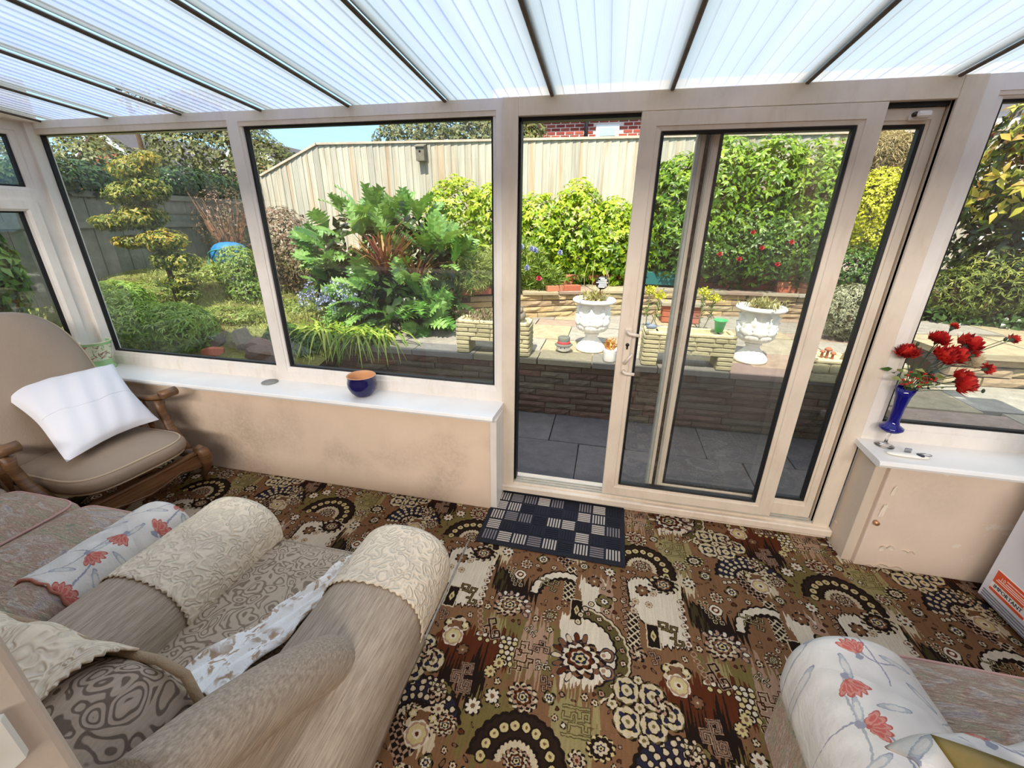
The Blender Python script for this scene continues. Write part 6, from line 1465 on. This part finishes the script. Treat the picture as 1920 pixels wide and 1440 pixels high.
for (x, y, z0, nm_) in ((.47, 4.75, .43, 'left of two yellow-green spurge stems'), (1.02, 4.75, .43, 'right of two yellow-green spurge stems')):
    t = thing('spurge', nm_, 'plant', (x, y, z0)); m = MB()
    for a, h in ((0, .42), (.10, .36)): m.tube([(a*.3, 0, 0), (a, 0, h*.6), (a, 0, h)], .005, 6)
    m.build('stem', plain('spurge_stem', rgb(120, 130, 80), .7), t); P = []; 
    P = np.concatenate([np.column_stack([RNG.normal(a, .032, 160), RNG.normal(0, .03, 160), h+RNG.normal(0, .018, 160)]) for a, h in ((0, .44), (.10, .38))]); add_mesh(leaves_mesh('flower_head', P, rdir(320)+[0, 0, .5], rdir(320), np.full(320, .028), np.full(320, .018), GLD, RNG.random(320)), 'flower_head', t)
    P = np.concatenate([np.column_stack([RNG.normal(a, .006, 40), RNG.normal(0, .006, 40), RNG.uniform(.15, h, 40)]) for a, h in ((0, .40), (.10, .34))]); add_mesh(leaves_mesh('leaves', P, rdir(80), rdir(80), np.full(80, .05), np.full(80, .012), MG, RNG.random(80)), 'leaf_whorl', t)
def rosette(label, x, y, z, n, L, W_, mat, tone=(0, 1), up=.8, name='clump', cat='plant', rad=.05, curl=1.0, each=True):
    t = thing(name, label, cat, (x, y, z)); a = RNG.uniform(0, 2*pi, n); e = RNG.uniform(.2, 1, n)
    Dd = np.column_stack([np.cos(a)*(1.1-e*up), np.sin(a)*(1.1-e*up), .25+e]); P = np.column_stack([np.cos(a)*rad*RNG.random(n), np.sin(a)*rad*RNG.random(n), np.zeros(n)])
    N = np.column_stack([-np.cos(a), -np.sin(a), np.full(n, .6)]); LL = L*RNG.uniform(.6, 1.1, n); tn = tone[0]+(tone[1]-tone[0])*RNG.random(n)
    for k in range(n):
        add_mesh(leaves_mesh('leaf', P[k:k+1], Dd[k:k+1], N[k:k+1], LL[k:k+1], np.array([W_]), mat, tn[k:k+1], 'blade', curl), 'leaf', t)
    return t
PH = leafmat('phormium_leaf', [rgb(70, 34, 40), rgb(112, 60, 58), rgb(150, 98, 76), rgb(190, 160, 100)], .35, .25)
rosette('dark red strappy phormium among the green acanthus leaves', -2.28, 4.12, 1.02, 80, .60, .032, PH, up=.55, name='phormium', rad=.10)
rosette('second smaller red phormium right of the larger one', -1.95, 4.15, .95, 34, .46, .026, PH, up=.6, name='phormium', rad=.07)
rosette('spiky green yucca-like plant in the raised bed behind the left urn', -.33, 5.7, .80, 26, .20, .012, MG, up=.3, name='spiky_plant')
DL = leafmat('daylily_leaf', [rgb(70, 110, 34), rgb(140, 170, 60), rgb(196, 206, 110)], .4, .4)
def arching(label, x, y, z, n, L, W_, mat, name, sx=.3, sy=.1, reach=.7):
    t = thing(name, label, 'plant', (x, y, z)); r = random.Random(int(n*7)); me_all = []
    for k in range(n):
        bx = r.uniform(-sx, sx); by = r.uniform(-sy, sy); a = r.uniform(-pi, 0) if r.random() < .75 else r.uniform(0, pi); l = L*r.uniform(.6, 1.1); d = Vector((cos(a), sin(a), 0)); sd = Vector((-sin(a), cos(a), 0)); m = MB(); vs = []
        for j in range(6):
            q = j/5; p = Vector((bx, by, 0))+d*(l*reach*q)+Vector((0, 0, l*(.95*q-1.15*q*q))); w = W_*(1-q**2.2)*.5+.001; vs += [p-sd*w, p+sd*w]
        m.add(vs, [(2*j, 2*j+1, 2*j+3, 2*j+2) for j in range(5)]); me = m.mesh('leaf', mat, fix=False); at_ = me.attributes.new('tone', 'FLOAT', 'FACE'); at_.data.foreach_set('value', [r.random()]*5); add_mesh(me, 'leaf', t)
    return t
arching('arching clump of strappy leaves spilling over the stone wall', -2.45, 3.62, .44, 190, .62, .022, DL, 'daylily', .42, .14)
arching('darker strappy leaves hanging over the left end of the wall', -2.85, 3.48, .42, 60, .45, .016, leafmat('blue_green_blade', [rgb(50, 84, 50), rgb(96, 130, 84)], .4, .35), 'daylily', .12, .08)
# bluebells
bl = thing('bluebells', 'patch of pale blue bluebell spikes in front of the acanthus', 'flowers', (-2.75, 3.95, .45)); r = random.Random(5)
for k in range(34):
    x = r.uniform(-.40, .30); y = r.uniform(-.2, .25); h = r.uniform(.32, .55); m = MB(); m.tube([(x, y, 0), (x+.01, y, h*.6), (x+r.uniform(-.03, .03), y-.02, h)], .003, 4); so = m.build('stem', STM, bl)
    n = 34; P = np.column_stack([x+RNG.normal(0, .016, n), y-.01+RNG.normal(0, .016, n), RNG.uniform(h*.62, h, n)]); add_mesh(leaves_mesh('florets', P, rdir(n)+[0, 0, -.4], rdir(n), np.full(n, .028), np.full(n, .017), BLUF, RNG.random(n)), 'florets', so)
# acanthus: big lobed leaves, each its own piece
def lobed_leaf(L, seed, lob=7, droop=.55):
    r = random.Random(seed); m = MB(); vs = [(0, 0, 0)]; n = lob*2
    rib = lambda t: (0, L*(t-.12*t*t), L*(.30*t-droop*t*t))
    idx = [0]; fs = []
    for j in range(1, lob+1):
        t = .12+.88*j/lob; vs.append(rib(t)); idx.append(len(vs)-1)
    def half(sg):
        prev = idx[0]
        for j in range(lob):
            t = .12+.88*(j+.5)/lob; w = L*.30*sin(pi*min(.98, .12+t*.80))**.7*r.uniform(.85, 1.15); c = rib(t)
            tip = (sg*w, c[1]+L*.10, c[2]-w*.25+.02); a = (sg*w*.55, c[1]-L*.035, c[2]+.012); b = (sg*w*.50, c[1]+L*.085, c[2]+.006)
            vs.extend([a, tip, b]); k = len(vs)-3
            q = [idx[j], k, k+2, idx[j+1]]; fs.append(tuple(q) if sg > 0 else tuple(q[::-1])); fs.append((k, k+1, k+2) if sg > 0 else (k+2, k+1, k))
    half(1); half(-1); m.add(vs, fs, smooth=False); return m
ACM = leafmat('acanthus_leaf', [rgb(54, 96, 36), rgb(88, 134, 58), rgb(130, 168, 92), rgb(164, 194, 132)], .25, .25, .6)
AL = []
for k in range(10):
    me = lobed_leaf(.34, k, droop=.35+.05*(k % 5)).mesh('leaf', ACM, fix=False); a = me.attributes.new('tone', 'FLOAT', 'FACE'); a.data.foreach_set('value', list(np.clip(RNG.random(len(me.polygons))*.35+.65*k/10, 0, 1))); AL.append(me)
acn = thing('acanthus', 'big mound of glossy lobed acanthus leaves in front of the fence', 'plant', (-2.35, 4.35, .5)); r = random.Random(9)
AB = [(-2.85, 4.6, 1.15, .60, .45, .60), (-2.3, 4.7, 1.15, .60, .45, .62), (-1.9, 4.5, .95, .42, .42, .50), (-2.25, 4.15, .72, .50, .38, .40), (-2.9, 4.35, .85, .4, .35, .4), (-1.95, 4.1, .60, .30, .26, .26)]
P, N = blob_pts(AB, 296, shell=.15)
for p, n_ in zip(P, N):
    if p[2] < .45: continue
    d = Vector(n_); d = (d+Vector((r.uniform(-.5, .5), r.uniform(-.5, .5), r.uniform(.0, .7)))).normalized(); z_ = (Vector(n_)+Vector((0, 0, .8))); xx = d.cross(z_).normalized(); zz = xx.cross(d)
    Mx = Matrix((xx, d, zz)).transposed().to_4x4(); o = inst('leaf', r.choice(AL), acn); s_ = r.uniform(.75, 1.25); o.matrix_local = Matrix.Translation(Vector(p)-acn.location-d*.12) @ Mx @ Matrix.Scale(s_, 4)
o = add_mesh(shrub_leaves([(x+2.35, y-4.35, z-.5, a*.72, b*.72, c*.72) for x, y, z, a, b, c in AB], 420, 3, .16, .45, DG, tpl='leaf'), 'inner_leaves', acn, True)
# red-leaved shrub, lawn shrubs
t = shrub('bronze small-leaved shrub at the left edge of the second window', 'shrub', [(-4.1, 4.9, 1.15, .42, .38, .55), (-3.75, 4.8, .95, .32, .32, .42), (-4.25, 4.8, .8, .3, .3, .3)], 3200, 4, .035, .5, RDL, (-4.05, 4.9, .62), stems=9)
blooms(t, [(-4.2, 4.5, 1.0), (-4.12, 4.5, .95)], .04, REDF, 14)
shrub('green bushy plant at the middle mullion beside the lawn', 'shrub', [(-4.35, 4.35, .95, .26, .25, .30), (-4.25, 4.3, .7, .25, .22, .2)], 1500, 4, .04, .4, leafmat('fresh_leaf', [rgb(70, 100, 36), rgb(120, 148, 60), rgb(170, 186, 100)], .45, .35), (-4.3, 4.35, .6), stems=5)
# leaning variegated tree with tiered foliage
tr = thing('tree', 'small leaning tree with tiers of yellow-edged leaves on the lawn', 'tree', (-4.72, 3.80, .70))
m = MB(); m.tube([(0, 0, -.05), (-.04, .02, .3), (-.10, .03, .6), (-.14, .05, .95), (-.16, .05, 1.35)], [.030, .026, .022, .018, .010], 8)
for (a, b, c) in ((-.42, .0, .75), (.18, .05, .70), (-.30, 0, 1.0), (.12, 0, 1.15)): m.tube([(-.12, .04, c-.15), (a*.5, b, c-.02), (a, b, c)], [.010, .007, .003], 5)
m.build('trunk', BARK, tr)
VAR = leafmat('variegated_leaf', [rgb(46, 66, 24), rgb(100, 120, 40), rgb(170, 164, 70), rgb(196, 150, 70)], .45, .35)
for bl_, n_ in (([(-.46, -.02, .80, .30, .22, .07), (-.18, 0, .86, .26, .22, .12), (-.62, 0, .76, .14, .12, .04)], 900), ([(-.20, 0, 1.06, .28, .22, .13), (.02, 0, 1.12, .2, .18, .12), (-.10, 0, 1.30, .22, .18, .12), (.08, 0, 1.40, .14, .12, .08)], 1100),
        ([(.02, 0, .62, .26, .2, .12), (.20, .02, .40, .18, .15, .09), (-.02, 0, .42, .14, .14, .08)], 700), ([(-.40, 0, .60, .20, .16, .06), (.10, .02, .18, .18, .14, .08), (.18, 0, .05, .12, .1, .05)], 600)):
    add_mesh(shrub_leaves(bl_, n_, 4, .048, .38, VAR, shell=.7, droop=.5), 'foliage', tr, True)
# twiggy shrub and rolled hose
tw = thing('twiggy_shrub', 'brown bare-stemmed shrub by the far corner of the lawn', 'shrub', (-5.75, 5.7, .80)); m = MB(); r = random.Random(44)
for k in range(60):
    a = r.uniform(-pi, pi); l = r.uniform(.6, 1.25); q = Vector((cos(a)*.42, sin(a)*.3, 1)).normalized()*l; m.tube([(q.x*.1, q.y*.1, 0), q*.5+Vector((r.uniform(-.06, .06), 0, 0)), q], [.012, .007, .002], 4)
m.build('stems', plain('brown_twig', rgb(140, 104, 80), .9), tw)
add_mesh(shrub_leaves([(0, 0, .7, .5, .4, .5)], 500, 3, .04, .4, RDL), 'foliage', tw, True)
ho_ = thing('hose_reel', 'blue cover and coiled green hose under the twiggy shrub', 'hose', (-5.45, 5.35, .80)); m = MB(); m.ell((0, 0, .22), (.26, .2, .20), 16, 10, p=.8); m.build('cover', plain('blue_tarp', rgb(40, 120, 180), .4, .5, var=.3, vscale=10, bump=.5, bscale=12), ho_)
m = MB(); m.tube([(.20*cos(t)*(1+.1*sin(3*t)), -.2+.03*sin(t*5), .16+.16*sin(t)) for t in [k*.3 for k in range(60)]], .010, 6); m.build('hose', plain('green_hose', rgb(50, 120, 110), .5), ho_)
# clumps below the left window
shrub('leafy green clump with tiny blue flowers outside the left window', 'plant', [(-4.35, 3.12, .56, .42, .30, .22), (-3.95, 3.12, .56, .34, .26, .24), (-4.7, 3.2, .68, .3, .28, .28)], 2600, 4, .065, .22, leafmat('clump_leaf', [rgb(86, 124, 50), rgb(136, 170, 76), rgb(196, 214, 124)], .4, .35), (-4.3, 3.12, .34), stems=0)
shrub('small leafy clump hanging over the wall below the mullion', 'plant', [(-3.05, 3.40, .40, .20, .14, .20), (-2.8, 3.38, .36, .18, .12, .16)], 1000, 4, .05, .4, MG, (-2.95, 3.42, .24), stems=0)
shrub('low sprawling plants scattered over the left of the lawn', 'plant', [(-5.4, 3.9, .74, .5, .4, .10), (-5.2, 4.9, .84, .5, .3, .10), (-4.0, 3.75, .56, .4, .22, .07), (-3.6, 4.4, .55, .35, .3, .08)], 2200, 3, .05, .35, leafmat('lawn_weed', [rgb(80, 104, 44), rgb(136, 156, 76), rgb(190, 200, 120)], .5, .35), (-4.8, 4.3, .62), stems=0)
# ivy and hedge over the left fence, trees beyond
shrub('dark ivy tumbling over the top of the left panel fence', 'hedge', [(-6.25, 2.4, 1.95, .28, .9, .24), (-6.3, 4.2, 1.95, .28, .9, .22), (-6.3, 5.8, 2.0, .3, .8, .24)], 3600, 4, .06, .5, DG, (-6.25, 4.2, 1.3), stems=6)
shrub('broad olive green evergreen tree behind the left fence', 'tree', [(-8.0, 7.6, 2.6, .9, .8, .75), (-7.1, 7.8, 2.5, .8, .8, .8), (-7.6, 7.7, 3.3, .8, .7, .45), (-6.4, 7.6, 2.3, .6, .6, .6), (-9.6, 6.8, 2.3, 1.0, .8, .7), (-11.0, 6.2, 2.2, 1.0, .8, .7)], 5600, 4, .09, .45, OLV, (-7.4, 7.7, .55), stems=8, name='tree')
shrub('round green tree top rising behind the middle of the back fence', 'tree', [(-4.3, 9.4, 2.9, .85, .7, .75), (-3.3, 9.4, 3.0, .9, .7, .8), (-2.2, 9.5, 3.0, .8, .7, .8)], 4600, 4, .085, .45, OLV, (-3.3, 9.5, .55), stems=8, name='tree')
t = thing('tree_branch', 'leafy branch tip crossing the sky above the brick gable', 'branch', (-5.4, 5.2, 2.75)); m = MB(); m.tube([(-1.3, .3, -2.1), (-1.25, .25, -.6), (-1.2, .2, .3)], [.05, .035, .022], 8); m.tube([(-1.2, .2, .3), (-.3, 0, .05), (.25, -.1, -.08), (.85, -.15, -.22)], [.02, .014, .009, .004], 6); m.tube([(.25, -.1, -.08), (.5, -.1, .08), (.75, -.1, .12)], [.007, .005, .003], 5); m.build('branch', BARK, t)
P = np.concatenate([np.column_stack([RNG.uniform(-.9, .95, 380), RNG.normal(-.1, .10, 380), np.zeros(380)])]); P[:, 2] = .0-.22*P[:, 0]+RNG.normal(0, .09, 380)+.04; add_mesh(leaves_mesh('foliage', P, rdir(380), rdir(380), np.full(380, .075), np.full(380, .032), RDL, RNG.random(380)), 'foliage', t, True)
# hedge outside the side window, seen and mirrored in the panes
shrub('leafy green bush pressed close outside the side window', 'shrub', [(-4.75, 2.15, 1.15, .42, .36, .55), (-4.9, 1.9, 1.0, .5, .4, .6), (-4.7, 1.4, .95, .5, .6, .6)], 3600, 4, .085, .5, leafmat('side_leaf', [rgb(34, 60, 22), rgb(76, 116, 40), rgb(150, 184, 80)], .35, .3), (-4.8, 2.0, -.1), stems=8)
shrub('dark hedge beyond the side window', 'hedge', [(-7.2, 1.0, 1.5, .6, 1.0, .9), (-7.3, 0, 1.6, .6, 1.0, 1.0), (-7.2, -1.4, 1.5, .6, 1.0, .9)], 2600, 4, .12, .5, DG, (-6.7, -.5, .4), stems=4)
pt = thing('terracotta_pot', 'terracotta pot on the ground outside the side window', 'pot', (-4.55, 2.35, .40)); m = MB(); m.lathe([(.001, 0), (.10, 0), (.15, .22), (.165, .22), (.165, .27), (.14, .27), (.10, .05), (.001, .05)], n=28); m.build('body', plain('terracotta', rgb(176, 104, 72), .85), pt)
m = MB(); m.box(-7, -3.6, -3, 2.9, -.14, .30) ; struct(m.build('side_bed', SOIL))
# large pieris and neighbours at the right-hand window
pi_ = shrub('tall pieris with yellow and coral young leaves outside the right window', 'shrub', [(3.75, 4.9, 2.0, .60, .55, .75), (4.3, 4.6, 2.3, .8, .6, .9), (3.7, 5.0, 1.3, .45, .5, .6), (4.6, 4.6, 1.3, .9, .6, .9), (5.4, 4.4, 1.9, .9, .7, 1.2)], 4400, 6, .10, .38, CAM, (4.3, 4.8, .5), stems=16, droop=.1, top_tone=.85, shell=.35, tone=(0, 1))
add_mesh(shrub_leaves([(3.75-4.3, .1, 1.5, .64, .58, .78), (0, -.2, 1.8, .84, .64, .93), (1.1, -.4, 1.4, .94, .74, 1.2)], 1100, 4, .105, .42, CAM, droop=.1, tone=(.74, 1.0), zmin=1.15, shell=.08), 'young_leaves', pi_, True)
blooms(pi_, [(3.55, 4.30, 2.05), (3.62, 4.28, 1.62), (3.7, 4.25, 1.1)], .055, leafmat('camellia_pink', [rgb(200, 90, 100), rgb(230, 150, 150)], .6, .3), 24)
shrub('tangled twiggy plant with small pink flowers below the pieris', 'plant', [(3.55, 4.75, 1.05, .42, .3, .35), (3.3, 4.8, .95, .3, .25, .25)], 1500, 4, .05, .18, leafmat('tangle_leaf', [rgb(54, 70, 30), rgb(110, 128, 50), rgb(176, 176, 84)], .5, .3), (3.4, 4.75, .43), stems=26)
shrub('dark ivy carpeting the ground at the right of the patio', 'plant', [(3.3, 4.85, .62, .5, .3, .22), (4.2, 4.7, .72, .8, .35, .25), (5.0, 4.5, .8, .7, .4, .3)], 2200, 4, .06, .6, DG, (3.9, 4.8, .43), stems=0)
